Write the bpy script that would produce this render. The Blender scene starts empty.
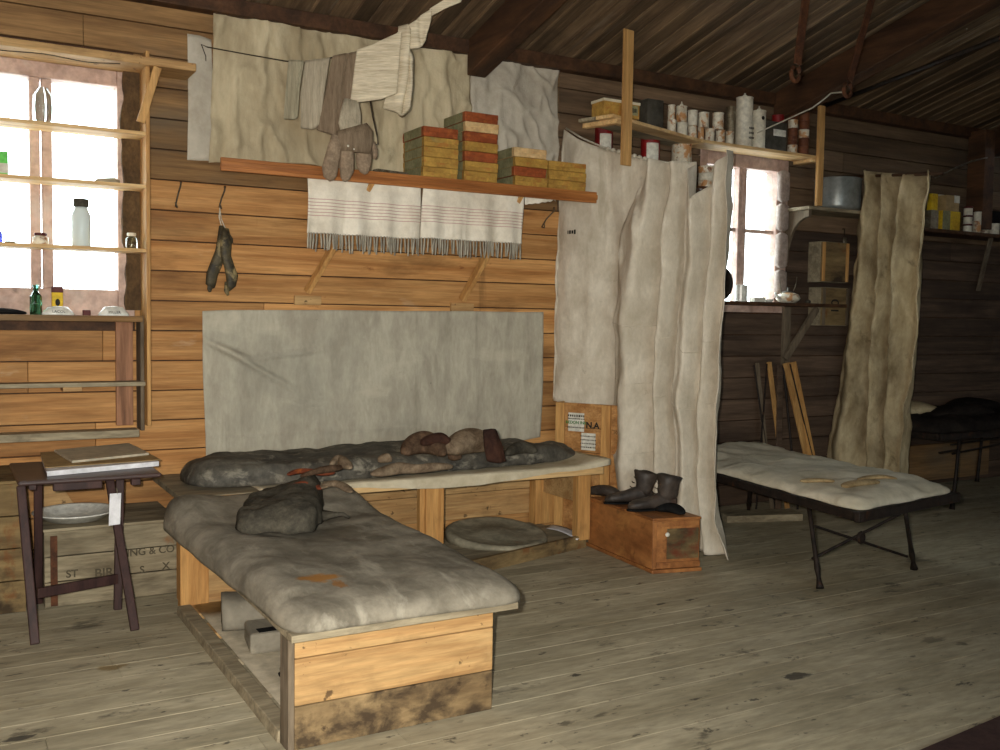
import bpy, math, random
import numpy as np
from mathutils import Vector, Matrix, noise
random.seed(7)
C = bpy.context.scene.collection
SC = bpy.context.scene
# ------------------------------------------------------------------ camera model (fitted to the photograph)
_v1 = np.array([1720.0, -30.0]); _v2 = np.array([-560.0, -64.0])
F = math.sqrt(-float(_v1 @ _v2))
_X = np.array([*_v1, F]); _X /= np.linalg.norm(_X)
_Y = np.array([*_v2, F]); _Y /= np.linalg.norm(_Y)
_Z = np.cross(_X, _Y)
if _Z[1] > 0: _Z = -_Z
ROT = np.stack([_X, _Y, _Z], 1)
CAM = np.array([0.0, -5.5, 1.38])
def U(px, py, x=None, y=None, z=None):
    """point of the photograph's ray (px, py) on a world plane x=, y= or z="""
    d = ROT.T @ np.array([px - 500, py - 375, F])
    if x is not None: t = (x - CAM[0]) / d[0]
    elif y is not None: t = (y - CAM[1]) / d[1]
    else: t = (z - CAM[2]) / d[2]
    return Vector(CAM + t * d)
def UP(px, py, p0, nrm):
    """point of the ray on the plane through p0 with normal nrm"""
    d = ROT.T @ np.array([px - 500, py - 375, F])
    t = float((np.array(p0) - CAM) @ np.array(nrm)) / float(d @ np.array(nrm))
    return Vector(CAM + t * d)
def depth(p):
    return float((ROT @ (np.array(p) - CAM))[2])
# ------------------------------------------------------------------ materials
def lin(c):
    return tuple(((v / 255) / 12.92 if v / 255 <= .04045 else (((v / 255) + .055) / 1.055) ** 2.4) for v in c) + (1,)
def mk(name, c1, c2, ns=(6, 6, 6), stains=(), rough=.8, bump=.2, bs=None, tint=0.0, metal=0, spec=.25, lo=.35, hi=.65, dist=.4, stripes=None, weave=0, sheen=0, spots=(), fine=.3, crumple=None):
    m = bpy.data.materials.new(name); m.use_nodes = True
    nt = m.node_tree; N = nt.nodes; L = nt.links
    b = N['Principled BSDF']; b.inputs['Roughness'].default_value = rough; b.inputs['Metallic'].default_value = metal
    b.inputs['Specular IOR Level'].default_value = spec
    tc = N.new('ShaderNodeTexCoord'); oi = N.new('ShaderNodeObjectInfo')
    ml = N.new('ShaderNodeMath'); ml.operation = 'MULTIPLY'; ml.inputs[1].default_value = 13.7
    L.new(oi.outputs['Random'], ml.inputs[0])
    ad = N.new('ShaderNodeVectorMath'); ad.operation = 'ADD'
    L.new(tc.outputs['Object'], ad.inputs[0]); L.new(ml.outputs[0], ad.inputs[1])
    def noi(scale, detail=6, off=(0, 0, 0), d=0.0):
        mp = N.new('ShaderNodeMapping'); mp.inputs['Scale'].default_value = scale; mp.inputs['Location'].default_value = off
        L.new(ad.outputs[0], mp.inputs[0])
        n = N.new('ShaderNodeTexNoise'); n.inputs['Scale'].default_value = 1; n.inputs['Detail'].default_value = detail
        n.inputs['Roughness'].default_value = .62; n.inputs['Distortion'].default_value = d
        L.new(mp.outputs[0], n.inputs['Vector']); return n.outputs['Fac']
    def ramp(fac, lo, hi, a=(0, 0, 0, 1), bb=(1, 1, 1, 1)):
        r = N.new('ShaderNodeValToRGB'); e = r.color_ramp.elements
        e[0].position = lo; e[0].color = a; e[1].position = hi; e[1].color = bb
        L.new(fac, r.inputs[0]); return r.outputs[0]
    def mix(f, a, bb, mode='MIX'):
        x = N.new('ShaderNodeMix'); x.data_type = 'RGBA'; x.blend_type = mode
        if isinstance(f, float): x.inputs[0].default_value = f
        else: L.new(f, x.inputs[0])
        for s, v in ((6, a), (7, bb)):
            if isinstance(v, tuple): x.inputs[s].default_value = v
            else: L.new(v, x.inputs[s])
        return x.outputs[2]
    n1 = noi(ns, 7, d=dist)
    col = ramp(n1, lo, hi, lin(c2), lin(c1))
    if fine:
        fz = ramp(noi(tuple(v * 5.5 for v in ns), 3, (2, 7, 4)), .3, .7, (1 - fine,) * 3 + (1,), (1 + fine * .25,) * 3 + (1,))
        col = mix(1.0, col, fz, 'MULTIPLY')
    if tint:
        at = N.new('ShaderNodeAttribute'); at.attribute_name = 'tint'
        mr = N.new('ShaderNodeMapRange'); mr.inputs['To Min'].default_value = 1 - tint; mr.inputs['To Max'].default_value = 1 + tint * .35
        L.new(at.outputs['Fac'], mr.inputs[0])
        cc = N.new('ShaderNodeCombineColor')
        for i in range(3): L.new(mr.outputs[0], cc.inputs[i])
        col = mix(1.0, col, cc.outputs[0], 'MULTIPLY')
    for k, (sc_, ss, l_, h_, amt) in enumerate(stains):
        ss = ss if isinstance(ss, tuple) else (ss,) * 3
        f = ramp(noi(ss, 6, (3.1 * k + 5, 1.7 * k + 2, 9.3), .3), l_, h_, (0, 0, 0, 1), (amt,) * 3 + (1,))
        col = mix(f, col, lin(sc_))
    for (pos, rad, sc_, amt) in spots:      # a stain of its own shape at a place on the thing
        mp = N.new('ShaderNodeVectorMath'); mp.operation = 'SUBTRACT'; mp.inputs[1].default_value = pos; L.new(tc.outputs['Object'], mp.inputs[0])
        dv = N.new('ShaderNodeVectorMath'); dv.operation = 'DIVIDE'; dv.inputs[1].default_value = rad; L.new(mp.outputs[0], dv.inputs[0])
        ln = N.new('ShaderNodeVectorMath'); ln.operation = 'LENGTH'; L.new(dv.outputs[0], ln.inputs[0])
        nz = noi(tuple(1.2 / r for r in rad), 5, (4, 8, 1)); ad2 = N.new('ShaderNodeMath'); ad2.operation = 'MULTIPLY_ADD'; ad2.inputs[1].default_value = 1.8; L.new(nz, ad2.inputs[0]); 
        L.new(ln.outputs['Value'], ad2.inputs[2])
        f = ramp(ad2.outputs[0], 0, 1, (amt,) * 3 + (1,), (0, 0, 0, 1)); r_ = [n_ for n_ in N if n_.type == 'VALTORGB'][-1]; r_.color_ramp.elements[0].position = .78; r_.color_ramp.elements[1].position = .999
        sb = N.new('ShaderNodeMath'); sb.operation = 'SUBTRACT'; sb.inputs[1].default_value = .55; L.new(ad2.outputs[0], sb.inputs[0])
        L.remove(r_.inputs[0].links[0]); L.new(sb.outputs[0], r_.inputs[0])
        col = mix(f, col, lin(sc_))
    if stripes:                       # (axis index, list of (lo, hi), colour, amount)
        ax, bands, sc_, amt = stripes
        sp = N.new('ShaderNodeSeparateXYZ'); L.new(tc.outputs['Object'], sp.inputs[0])
        for lo_, hi_ in bands:
            g = N.new('ShaderNodeMath'); g.operation = 'COMPARE'; g.inputs[1].default_value = (lo_ + hi_) / 2; g.inputs[2].default_value = (hi_ - lo_) / 2
            L.new(sp.outputs[ax], g.inputs[0])
            m2 = N.new('ShaderNodeMath'); m2.operation = 'MULTIPLY'; m2.inputs[1].default_value = amt
            L.new(g.outputs[0], m2.inputs[0]); col = mix(m2.outputs[0], col, lin(sc_))
    L.new(col, b.inputs['Base Color'])
    if sheen: b.inputs['Sheen Weight'].default_value = sheen
    if bump:
        bp = N.new('ShaderNodeBump'); bp.inputs['Strength'].default_value = bump; bp.inputs['Distance'].default_value = .01
        L.new(noi(bs or tuple(v * 2 for v in ns), 5), bp.inputs['Height']); last = bp
        if crumple:
            mp = N.new('ShaderNodeMapping'); mp.inputs['Scale'].default_value = crumple[0]; L.new(ad.outputs[0], mp.inputs[0])
            rn = N.new('ShaderNodeTexNoise'); rn.noise_type = 'RIDGED_MULTIFRACTAL'; rn.inputs['Scale'].default_value = 1; rn.inputs['Detail'].default_value = 2.5; rn.inputs['Distortion'].default_value = .8; rn.inputs['Roughness'].default_value = .45
            L.new(mp.outputs[0], rn.inputs['Vector'])
            b3 = N.new('ShaderNodeBump'); b3.inputs['Strength'].default_value = crumple[1]; b3.inputs['Distance'].default_value = crumple[2]
            L.new(rn.outputs['Fac'], b3.inputs['Height']); L.new(bp.outputs[0], b3.inputs['Normal']); last = b3; bp = b3
        if weave:
            w = N.new('ShaderNodeTexWave'); w.inputs['Scale'].default_value = weave; w.inputs['Distortion'].default_value = 1.5
            L.new(tc.outputs['Object'], w.inputs['Vector'])
            b2 = N.new('ShaderNodeBump'); b2.inputs['Strength'].default_value = .25; b2.inputs['Distance'].default_value = .004
            L.new(w.outputs['Fac'], b2.inputs['Height']); L.new(bp.outputs[0], b2.inputs['Normal']); last = b2
        L.new(last.outputs[0], b.inputs['Normal'])
    return m
def glass(name, col=(1, 1, 1), amt=.85, rough=.03):
    m = bpy.data.materials.new(name); m.use_nodes = True; N = m.node_tree.nodes; L = m.node_tree.links
    N.remove(N['Principled BSDF'])
    t = N.new('ShaderNodeBsdfTransparent'); t.inputs[0].default_value = lin(tuple(int(255 * c) for c in col))
    g = N.new('ShaderNodeBsdfGlossy'); g.inputs['Roughness'].default_value = rough
    d = N.new('ShaderNodeBsdfDiffuse'); d.inputs[0].default_value = lin(tuple(int(200 * c) for c in col))
    m0 = N.new('ShaderNodeMixShader'); m0.inputs[0].default_value = .35
    L.new(g.outputs[0], m0.inputs[1]); L.new(d.outputs[0], m0.inputs[2])
    mx = N.new('ShaderNodeMixShader'); mx.inputs[0].default_value = 1 - amt
    L.new(t.outputs[0], mx.inputs[1]); L.new(m0.outputs[0], mx.inputs[2])
    L.new(mx.outputs[0], N['Material Output'].inputs[0]); return m
def bottle_glass(name, col, rough=.04):
    m = bpy.data.materials.new(name); m.use_nodes = True; b = m.node_tree.nodes['Principled BSDF']
    b.inputs['Base Color'].default_value = lin(col); b.inputs['Transmission Weight'].default_value = 1; b.inputs['Roughness'].default_value = rough; b.inputs['IOR'].default_value = 1.42
    return m
# ------------------------------------------------------------------ mesh builder
class MB:
    def __init__(s): s.v = []; s.f = []; s.t = []; s.cur = .5
    def add(s, vs, fs):
        o = len(s.v); s.v += [Vector(p) for p in vs]
        for f in fs: s.f.append(tuple(i + o for i in f)); s.t.append(s.cur)
        return s
    def box(s, x0, x1, y0, y1, z0, z1):
        vs = [(x, y, z) for z in (z0, z1) for y in (y0, y1) for x in (x0, x1)]
        return s.add(vs, [(0, 2, 3, 1), (4, 5, 7, 6), (0, 1, 5, 4), (2, 6, 7, 3), (0, 4, 6, 2), (1, 3, 7, 5)])
    def hexa(s, b4, t4):
        return s.add(list(b4) + list(t4), [(3, 2, 1, 0), (4, 5, 6, 7), (0, 1, 5, 4), (1, 2, 6, 5), (2, 3, 7, 6), (3, 0, 4, 7)])
    def beam(s, p0, p1, w, t, up=(0, 0, 1)):
        p0, p1 = Vector(p0), Vector(p1); d = (p1 - p0).normalized(); a = d.cross(Vector(up))
        if a.length < 1e-4: a = d.cross(Vector((1, 0, 0)))
        a.normalize(); b = a.cross(d).normalized(); a *= w / 2; b *= t / 2
        return s.hexa([p0 - a - b, p0 + a - b, p0 + a + b, p0 - a + b], [p1 - a - b, p1 + a - b, p1 + a + b, p1 - a + b])
    def tube(s, pts, r, n=8, cap=True):
        pts = [Vector(p) for p in pts]; rs = r if isinstance(r, (list, tuple)) else [r] * len(pts)
        rings = []; ref = Vector((0, 0, 1))
        for i, p in enumerate(pts):
            d = (pts[min(i + 1, len(pts) - 1)] - pts[max(i - 1, 0)]).normalized()
            a = d.cross(ref)
            if a.length < .15: a = d.cross(Vector((1, 0, 0)))
            a.normalize(); b = a.cross(d)
            rings.append([p + (a * math.cos(k * 2 * math.pi / n) + b * math.sin(k * 2 * math.pi / n)) * rs[i] for k in range(n)])
        return s.rings(rings, cap)
    def rings(s, rings, cap=True):
        n = len(rings[0]); vs = [p for r in rings for p in r]; fs = []
        for i in range(len(rings) - 1):
            for k in range(n):
                a = i * n + k; b = i * n + (k + 1) % n; fs.append((a, b, b + n, a + n))
        if cap: fs.append(tuple(range(n))[::-1]); fs.append(tuple(range(len(vs) - n, len(vs))))
        return s.add(vs, fs)
    def lathe(s, prof, c=(0, 0, 0), n=20, axis='z'):
        rings = []
        for r, z in prof:
            rings.append([(c[0] + r * math.cos(k * 2 * math.pi / n), c[1] + r * math.sin(k * 2 * math.pi / n), c[2] + z) for k in range(n)])
        return s.rings(rings, True)
    def loft(s, secs, n=14, e=2.0, cap=True):
        """secs: (centre, half-width vector, half-height vector); rounded sections of exponent e"""
        rings = []
        for c, a, b in secs:
            c, a, b = Vector(c), Vector(a), Vector(b); ring = []
            for k in range(n):
                t = k * 2 * math.pi / n; ct, st = math.cos(t), math.sin(t)
                ring.append(c + a * (math.copysign(abs(ct) ** (2 / e), ct)) + b * (math.copysign(abs(st) ** (2 / e), st)))
            rings.append(ring)
        return s.rings(rings, cap)
    def grid(s, fn, nu, nv):
        vs = [fn(i / nu, j / nv) for j in range(nv + 1) for i in range(nu + 1)]; fs = []
        for j in range(nv):
            for i in range(nu):
                a = j * (nu + 1) + i; fs.append((a, a + 1, a + nu + 2, a + nu + 1))
        return s.add(vs, fs)
    def pad(s, c4, zb, th, p=6, nu=36, nv=36, ns=3.0, na=.01, hf=None, seed=0.0, q=2.0):
        """soft slab over the quad c4 (front-left, front-right, back-right, back-left)"""
        c4 = [Vector((c[0], c[1], 0)) for c in c4]
        def w(i, n): return .5 - .5 * math.cos(math.pi * i / n)
        def pos(u, v): return (c4[0] * (1 - u) + c4[1] * u) * (1 - v) + (c4[3] * (1 - u) + c4[2] * u) * v
        top = []; bot = []
        for j in range(nv + 1):
            for i in range(nu + 1):
                u, v = w(i, nu), w(j, nv); a, b = 2 * u - 1, 2 * v - 1
                # squircle mapping pulls the corners in
                r = (abs(a) ** p + abs(b) ** p) ** (1 / p); m_ = max(abs(a), abs(b)); k = (m_ / r) if r > 1e-6 else 1
                uu, vv = .5 + .5 * a * k, .5 + .5 * b * k
                P = pos(uu, vv); d = max(0.0, 1 - m_ ** 9) ** (1 / q)
                h = (hf(uu, vv) if hf else 1.0) * th
                nz = noise.fractal(Vector((P.x * ns, P.y * ns, seed)), 1.0, 2.1, 4) * na * min(1, d * 2)
                top.append(Vector((P.x, P.y, zb + h * (.12 + .88 * d) + nz))); bot.append(Vector((P.x, P.y, zb)))
        o = len(s.v); m = (nu + 1) * (nv + 1); vs = top + bot; fs = []
        for j in range(nv):
            for i in range(nu):
                a = j * (nu + 1) + i; fs.append((a, a + 1, a + nu + 2, a + nu + 1)); fs.append((m + a, m + a + nu + 1, m + a + nu + 2, m + a + 1))
        bd = list(range(nu + 1)) + [j * (nu + 1) + nu for j in range(1, nv + 1)] + [nv * (nu + 1) + i for i in range(nu - 1, -1, -1)] + [j * (nu + 1) for j in range(nv - 1, 0, -1)]
        for k in range(len(bd)):
            a, b = bd[k], bd[(k + 1) % len(bd)]; fs.append((a, m + a, m + b, b))
        return s.add(vs, fs)
    def build(s, name, mat, parent=None, bevel=0, smooth=False, sub=0, solid=0, wrinkle=0, wscale=8):
        if wrinkle:
            s.v = [p + noise.noise_vector(p * wscale) * wrinkle for p in s.v]
        if parent is not None: org = Vector(parent['_o'])
        else:
            xs = [p.x for p in s.v]; ys = [p.y for p in s.v]; zs = [p.z for p in s.v]
            org = Vector(((min(xs) + max(xs)) / 2, (min(ys) + max(ys)) / 2, min(zs)))
        me = bpy.data.meshes.new(name); me.from_pydata([tuple(p - org) for p in s.v], [], s.f)
        at = me.attributes.new('tint', 'FLOAT', 'FACE'); at.data.foreach_set('value', s.t)
        me.materials.append(mat); me.validate(); me.update()
        import bmesh
        bm = bmesh.new(); bm.from_mesh(me); bmesh.ops.recalc_face_normals(bm, faces=bm.faces); bm.to_mesh(me); bm.free()
        if smooth: me.polygons.foreach_set('use_smooth', [True] * len(me.polygons))
        o = bpy.data.objects.new(name, me); C.objects.link(o)
        if parent is not None:
            if '_w' in parent.keys():       # sub-part under a part
                o.parent = parent; o.location = (0, 0, 0)
            else: o.parent = parent
        else: o.location = org
        o['_o'] = tuple(org); o['_w'] = 1
        if bevel:
            b = o.modifiers.new('bevel', 'BEVEL'); b.width = bevel; b.segments = 2; b.limit_method = 'ANGLE'; b.angle_limit = .6
        if solid:
            q = o.modifiers.new('thick', 'SOLIDIFY'); q.thickness = solid; q.offset = 0
        if sub:
            q = o.modifiers.new('sub', 'SUBSURF'); q.levels = sub; q.render_levels = sub
        return o
def tag(o, label, cat, group=None, kind=None):
    o['label'] = label; o['category'] = cat
    if group: o['group'] = group
    if kind: o['kind'] = kind
    return o
def struct(o): o['kind'] = 'structure'; return o
def thing(name, label, cat, loc, group=None):
    o = bpy.data.objects.new(name, None); o.empty_display_size = .1; o.location = loc; C.objects.link(o)
    o['_o'] = tuple(loc)
    return tag(o, label, cat, group)
def text(s, size, mat, parent, origin, xdir, ydir, name='lettering', lift=.001, bold=0.0):
    cu = bpy.data.curves.new(name, 'FONT'); cu.body = s; cu.size = size; cu.align_x = 'CENTER'; cu.align_y = 'CENTER'; cu.extrude = .0004; cu.offset = bold
    tmp = bpy.data.objects.new('tmp', cu); C.objects.link(tmp); bpy.context.view_layer.update()
    me = bpy.data.meshes.new_from_object(tmp.evaluated_get(bpy.context.evaluated_depsgraph_get())); bpy.data.objects.remove(tmp); bpy.data.curves.remove(cu)
    me.materials.clear(); me.materials.append(mat); me.name = name
    X = Vector(xdir).normalized(); Yd = Vector(ydir).normalized(); Zd = X.cross(Yd).normalized(); Yd = Zd.cross(X)
    M_ = Matrix((X, Yd, Zd)).transposed().to_4x4(); M_.translation = Vector(origin) + Zd * lift - Vector(parent['_o'])
    me.transform(M_); o = bpy.data.objects.new(name, me); C.objects.link(o); o.parent = parent; return o
def scribble(parent, origin, xdir, ydir, w, h, mat, n=7, name='lettering', lift=.0008, nrm=None):
    """a line of worn, no longer legible print"""
    X = Vector(xdir).normalized(); Yd = Vector(ydir).normalized(); Zd = Vector(nrm).normalized() if nrm else X.cross(Yd).normalized(); rr = random.Random(int(w * 1e5) + n)
    m = MB(); x = -w / 2
    while x < w / 2 - .002:
        a = rr.uniform(.5, 1.3) * w / n * .7; a = min(a, w / 2 - x); o = Vector(origin) + X * x + Zd * lift
        hh = h * rr.uniform(.7, 1); q = [o - Yd * hh / 2, o + X * a - Yd * hh / 2, o + X * a + Yd * hh / 2, o + Yd * hh / 2]
        m.hexa([p - Zd * .0003 for p in q], q); x += a + w / n * .3
    return m.build(name, mat, parent)
def lerp(a, b, t): return a + (b - a) * t
def poly(pl, v):
    """point at fraction v along a polyline, by vertical span"""
    ys = [p[1] for p in pl]; y = lerp(ys[0], ys[-1], v)
    for a, b in zip(pl, pl[1:]):
        if y <= b[1] + 1e-9:
            t = (y - a[1]) / max(1e-6, b[1] - a[1]); return (lerp(a[0], b[0], t), y)
    return pl[-1]
def cloth(cols, place, nrm, per=8, nv=40, na=.006, ns=6, seed=0.0, cr=0.0, cs=(5, 5, 2)):
    """hanging cloth through fold lines: cols = [(polyline, displacement)], place(px, py) -> point, nrm = displacement direction"""
    nrm = Vector(nrm).normalized(); K = len(cols) - 1; nu = K * per
    def fn(u, v):
        a = u * K; k = min(int(a), K - 1); t = a - k
        p, q = poly(cols[k][0], v), poly(cols[k + 1][0], v)
        P = place(lerp(p[0], q[0], t), lerp(p[1], q[1], t))
        s = .5 - .5 * math.cos(math.pi * t)
        d = lerp(cols[k][1], cols[k + 1][1], s)
        d += noise.fractal(Vector((P.x * ns, P.y * ns + seed, P.z * ns * .8)), 1.0, 2.0, 4) * na
        if cr: d += cr * max(0, 1 - 2.6 * abs(noise.fractal(Vector((P.x * cs[0] + seed, P.y * cs[1], P.z * cs[2] + P.x * 1.5)), 1.0, 2.0, 2))) ** 2
        return P + nrm * d
    m = MB().grid(fn, nu, nv); m.row = lambda v: [m.v[int(v * nv) * (nu + 1) + i] for i in range(nu + 1)]
    return m
# ================================================================== materials
M = {}
M['wall'] = mk('wall_pine', (204, 154, 96), (162, 110, 60), (.9, 14, 17), [((96, 62, 30), (1.2, 9, 5), .56, .74, .75), ((80, 66, 48), (1.0, 2.2, 1.4), .60, .78, .45), ((104, 54, 24), (4.5, 9, 9), .66, .73, .75), ((84, 56, 30), (7, 7, .9), .62, .74, .45), ((196, 176, 148), (2.5, 8, 8), .64, .76, .4)], .7, .3, tint=.38)
M['wall_dark'] = mk('dark_pine', (108, 88, 72), (72, 57, 46), (.9, 14, 17), [((46, 36, 30), (1.2, 4, 3), .45, .7, .7), ((110, 96, 80), (.9, 9, 9), .62, .75, .35)], .8, .3, tint=.3)  # darker brown pine for the boards right of the curtain
M['wall_dark_up'] = mk('dark_upper_pine', (126, 102, 78), (88, 70, 52), (.9, 14, 17), [((70, 58, 46), (1.2, 4, 3), .48, .7, .7), ((62, 44, 30), (1.4, 12, 6), .6, .74, .5)], .8, .3, tint=.3)  # dark brown pine for the upper boards on the right
M['wall_grey'] = mk('weathered_pine', (158, 122, 80), (114, 84, 52), (.9, 14, 17), [((100, 92, 78), (1.0, 5, 3), .47, .68, .6), ((62, 48, 34), (1.4, 12, 6), .6, .74, .6)], .8, .3, tint=.3)
def _fs(px, py, rx, ry, c=(44, 40, 36), a=.85):
    p = U(px, py, z=0); return ((p.x - (-1.6 + 11.0) / 2, p.y - FLOORC, 0), (rx, ry, .3), c, a)
FLOORC = (0.03 + -8.22) / 2
FSPOTS = [_fs(795, 676, .10, .05), _fs(575, 675, .04, .025), _fs(690, 600, .05, .02), _fs(112, 668, .09, .05, (120, 96, 50), .7), _fs(20, 738, .08, .03), _fs(930, 640, .16, .05, (84, 78, 66), .6), _fs(660, 604, .05, .02), _fs(330, 520, .1, .05)]
M['floor'] = mk('worn_floor_boards', (190, 180, 154), (162, 152, 126), (1.6, 7, 10), [((122, 114, 92), (1.0, 4.5, 3), .46, .7, .5), ((66, 60, 50), (4.5, 8, 5), .62, .70, .7), ((48, 44, 38), (10, 19, 8), .64, .69, .8), ((60, 54, 46), (18, 34, 12), .65, .70, .7), ((128, 106, 58), (1.6, 2.6, 2), .67, .78, .5)], .75, .3, tint=.12, spec=.3, spots=FSPOTS)
M['roof'] = mk('dark_roof_boards', (136, 112, 84), (90, 72, 54), (16, .9, 4), [((160, 148, 130), (14, .8, 3), .58, .75, .5), ((34, 28, 24), (2, 1.4, 2), .5, .7, .6)], .75, .3, tint=.55)
M['beam'] = mk('dark_beam_wood', (92, 62, 40), (54, 36, 24), (9, 1.2, 9), [((36, 28, 22), (3, 2, 3), .5, .7, .6)], .7, .25)
M['paint'] = mk('pinkish_frame_paint', (206, 178, 164), (172, 142, 128), (4, 4, 4), [((190, 178, 168), (5, 5, 5), .55, .7, .6), ((90, 70, 58), (9, 9, 9), .62, .75, .6)], .6, .15)
M['pale_pine'] = mk('pale_pine', (226, 192, 140), (192, 152, 98), (1.2, 16, 16), [((150, 112, 66), (2, 12, 12), .6, .75, .5)], .65, .15)
M['pale_pine_v'] = mk('pale_pine_upright', (206, 162, 102), (168, 122, 70), (16, 16, 1.2), [((128, 90, 52), (10, 10, 2), .58, .75, .6)], .65, .15)
M['orange_pine'] = mk('varnished_orange_board', (190, 124, 66), (140, 84, 40), (1.0, 18, 22), [((96, 50, 22), (1.4, 14, 14), .55, .72, .6), ((210, 150, 90), (1, 20, 20), .62, .75, .3)], .5, .15, spec=.35)
M['bunk_pine'] = mk('bunk_pine', (200, 164, 112), (168, 128, 82), (1.2, 14, 16), [((132, 104, 68), (6, 8, 8), .54, .70, .5), ((64, 46, 30), (16, 20, 20), .63, .68, .8), ((190, 158, 112), (3, 7, 7), .6, .72, .5)], .65, .2, tint=.12)
M['bunk_dirty'] = mk('soiled_plank', (152, 128, 92), (104, 84, 58), (2.5, 10, 8), [((56, 44, 32), (8, 8, 10), .42, .60, .9), ((40, 24, 14), (10, 10, 12), .62, .70, .8)], .75, .3)
M['bunk_pine_v'] = mk('bunk_post_pine', (206, 160, 98), (172, 122, 68), (14, 14, 1.2), [((120, 88, 52), (6, 6, 4), .6, .72, .5)], .65, .2)
M['grey_wood'] = mk('grey_weathered_wood', (168, 156, 130), (128, 116, 94), (2, 12, 12), [((74, 64, 50), (3, 8, 8), .54, .7, .7), ((60, 44, 30), (9, 9, 9), .68, .74, .7)], .85, .35)
M['grey_wood_v'] = mk('grey_weathered_upright', (126, 112, 94), (88, 76, 60), (12, 12, 1.5), [((58, 48, 38), (8, 8, 3), .54, .7, .7)], .85, .35)
M['crate'] = mk('old_crate_boards', (162, 150, 124), (120, 108, 86), (1.5, 12, 14), [((70, 60, 46), (2.5, 7, 8), .52, .68, .7), ((132, 84, 40), (6, 6, 4), .70, .76, .6)], .85, .35, tint=.2)
M['crate_rust'] = mk('rusty_crate_boards', (140, 118, 80), (98, 80, 54), (2, 10, 10), [((112, 60, 22), (6, 6, 4), .55, .66, .8), ((40, 30, 24), (4, 5, 4), .56, .68, .8)], .85, .35)
M['red_box'] = mk('red_brown_box', (180, 122, 70), (132, 82, 44), (6, 2.5, 5), [((204, 150, 84), (4, 4, 4), .56, .7, .6), ((80, 36, 20), (7, 5, 6), .58, .68, .75), ((66, 60, 44), (6, 6, 5), .66, .74, .6)], .5, .15, spec=.35)
M['red_end'] = mk('charred_box_panel', (124, 104, 70), (74, 62, 42), (3, 6, 9), [((104, 40, 20), (4, 4, 5), .55, .66, .8), ((36, 30, 24), (5, 5, 8), .52, .68, .7)], .55, .2)
M['mahog'] = mk('dark_red_brown_varnish', (66, 42, 38), (42, 24, 23), (20, 20, 3), [], .6, .04, spec=.3)
M['mahog_top'] = mk('dark_brown_table_top', (74, 54, 50), (56, 38, 36), (3, 25, 25), [], .4, .04, spec=.5)
M['canvas'] = mk('curtain_canvas', (214, 205, 188), (192, 181, 162), (9, 9, 5), [((142, 130, 108), (8, 8, .8), .58, .76, .5), ((164, 154, 134), (2.2, 2.2, 3), .50, .74, .55), ((112, 102, 86), (9, 9, 12), .66, .78, .5), ((60, 54, 48), (22, 22, 22), .74, .78, .6)], .95, .35, (60, 60, 60), spec=.05, crumple=((3.2, 3.2, 1.8), .9, .03), fine=.1)
M['canvas2'] = mk('stained_curtain_canvas', (200, 184, 150), (166, 148, 114), (8, 8, 4), [((118, 98, 66), (7, 7, .8), .55, .72, .6), ((96, 80, 56), (2.6, 2.6, 2.0), .46, .66, .8), ((62, 50, 36), (8, 8, 6), .6, .74, .6)], .95, .35, (60, 60, 60), spec=.05, crumple=((4, 4, 2), .6, .02), fine=.1)
M['burlap'] = mk('brown_wall_sacking', (196, 182, 152), (166, 152, 124), (7, 7, 1.8), [((138, 122, 92), (2.4, 2.4, 1.2), .50, .70, .6), ((206, 196, 170), (5, 5, 3), .6, .75, .4)], .95, .4, (40, 40, 40), spec=.05, crumple=((4.5, 4.5, 2.2), .9, .03), fine=.1)
M['burlap_grey'] = mk('grey_wall_canvas', (194, 186, 170), (168, 159, 144), (4, 4, 4), [((134, 120, 98), (3, 3, 3), .55, .7, .5), ((100, 80, 60), (7, 7, 4), .68, .76, .5)], .95, .35, (40, 40, 40), spec=.05, crumple=((5, 5, 4), .9, .03), fine=.1)
M['headcloth'] = mk('grey_oiled_canvas', (184, 178, 160), (160, 153, 137), (11, 11, 4), [((128, 128, 118), (1.1, 1.1, 1.1), .48, .72, .6), ((200, 192, 172), (2, 2, 5), .58, .72, .5), ((112, 106, 92), (9, 9, .9), .60, .76, .45), ((70, 64, 50), (12, 12, 16), .72, .77, .6)], .9, .3, (50, 50, 50), spec=.1, crumple=((1.6, 1.6, 2.6), .8, .03), fine=.1)
M['mattress'] = mk('grey_canvas_mattress', (142, 136, 122), (110, 105, 94), (4, 4, 4), [((170, 164, 146), (7, 3, 6), .58, .72, .45), ((86, 80, 68), (2.4, 2.4, 2.4), .52, .72, .6)], .85, .35, (30, 30, 30), spec=.12, fine=.1)
M['mattress_stained'] = mk('stained_canvas_mattress', (146, 139, 124), (108, 102, 90), (9, 7, 9), [((178, 172, 156), (9, 3, 6), .58, .70, .5), ((86, 80, 68), (2.4, 2.4, 2.4), .52, .72, .6)], .85, .4, (30, 30, 30), spec=.12, spots=[((-.235, -.62, .1), (.13, .07, .3), (146, 100, 44), .9), ((-.19, -.70, .1), (.035, .07, .3), (136, 92, 44), .8), ((.1, .1, .1), (.16, .3, .3), (88, 80, 66), .5), ((.2, -.1, .1), (.12, .1, .3), (82, 74, 60), .5)], crumple=((5, 3, 3), .7, .02), fine=.1)
M['bag'] = mk('dark_oilskin_bag', (100, 96, 86), (60, 57, 52), (9, 9, 9), [((158, 152, 136), (10, 10, 14), .55, .68, .65), ((40, 40, 38), (3, 3, 3), .5, .7, .6)], .7, .5, (14, 14, 14), spec=.25, crumple=((6, 9, 6), .8, .02))
M['pale_cloth'] = mk('pale_canvas_sheet', (208, 198, 174), (180, 168, 142), (4, 4, 4), [((140, 124, 96), (5, 5, 5), .58, .74, .6)], .95, .3, (30, 30, 30), spec=.05, fine=.1)
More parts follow.
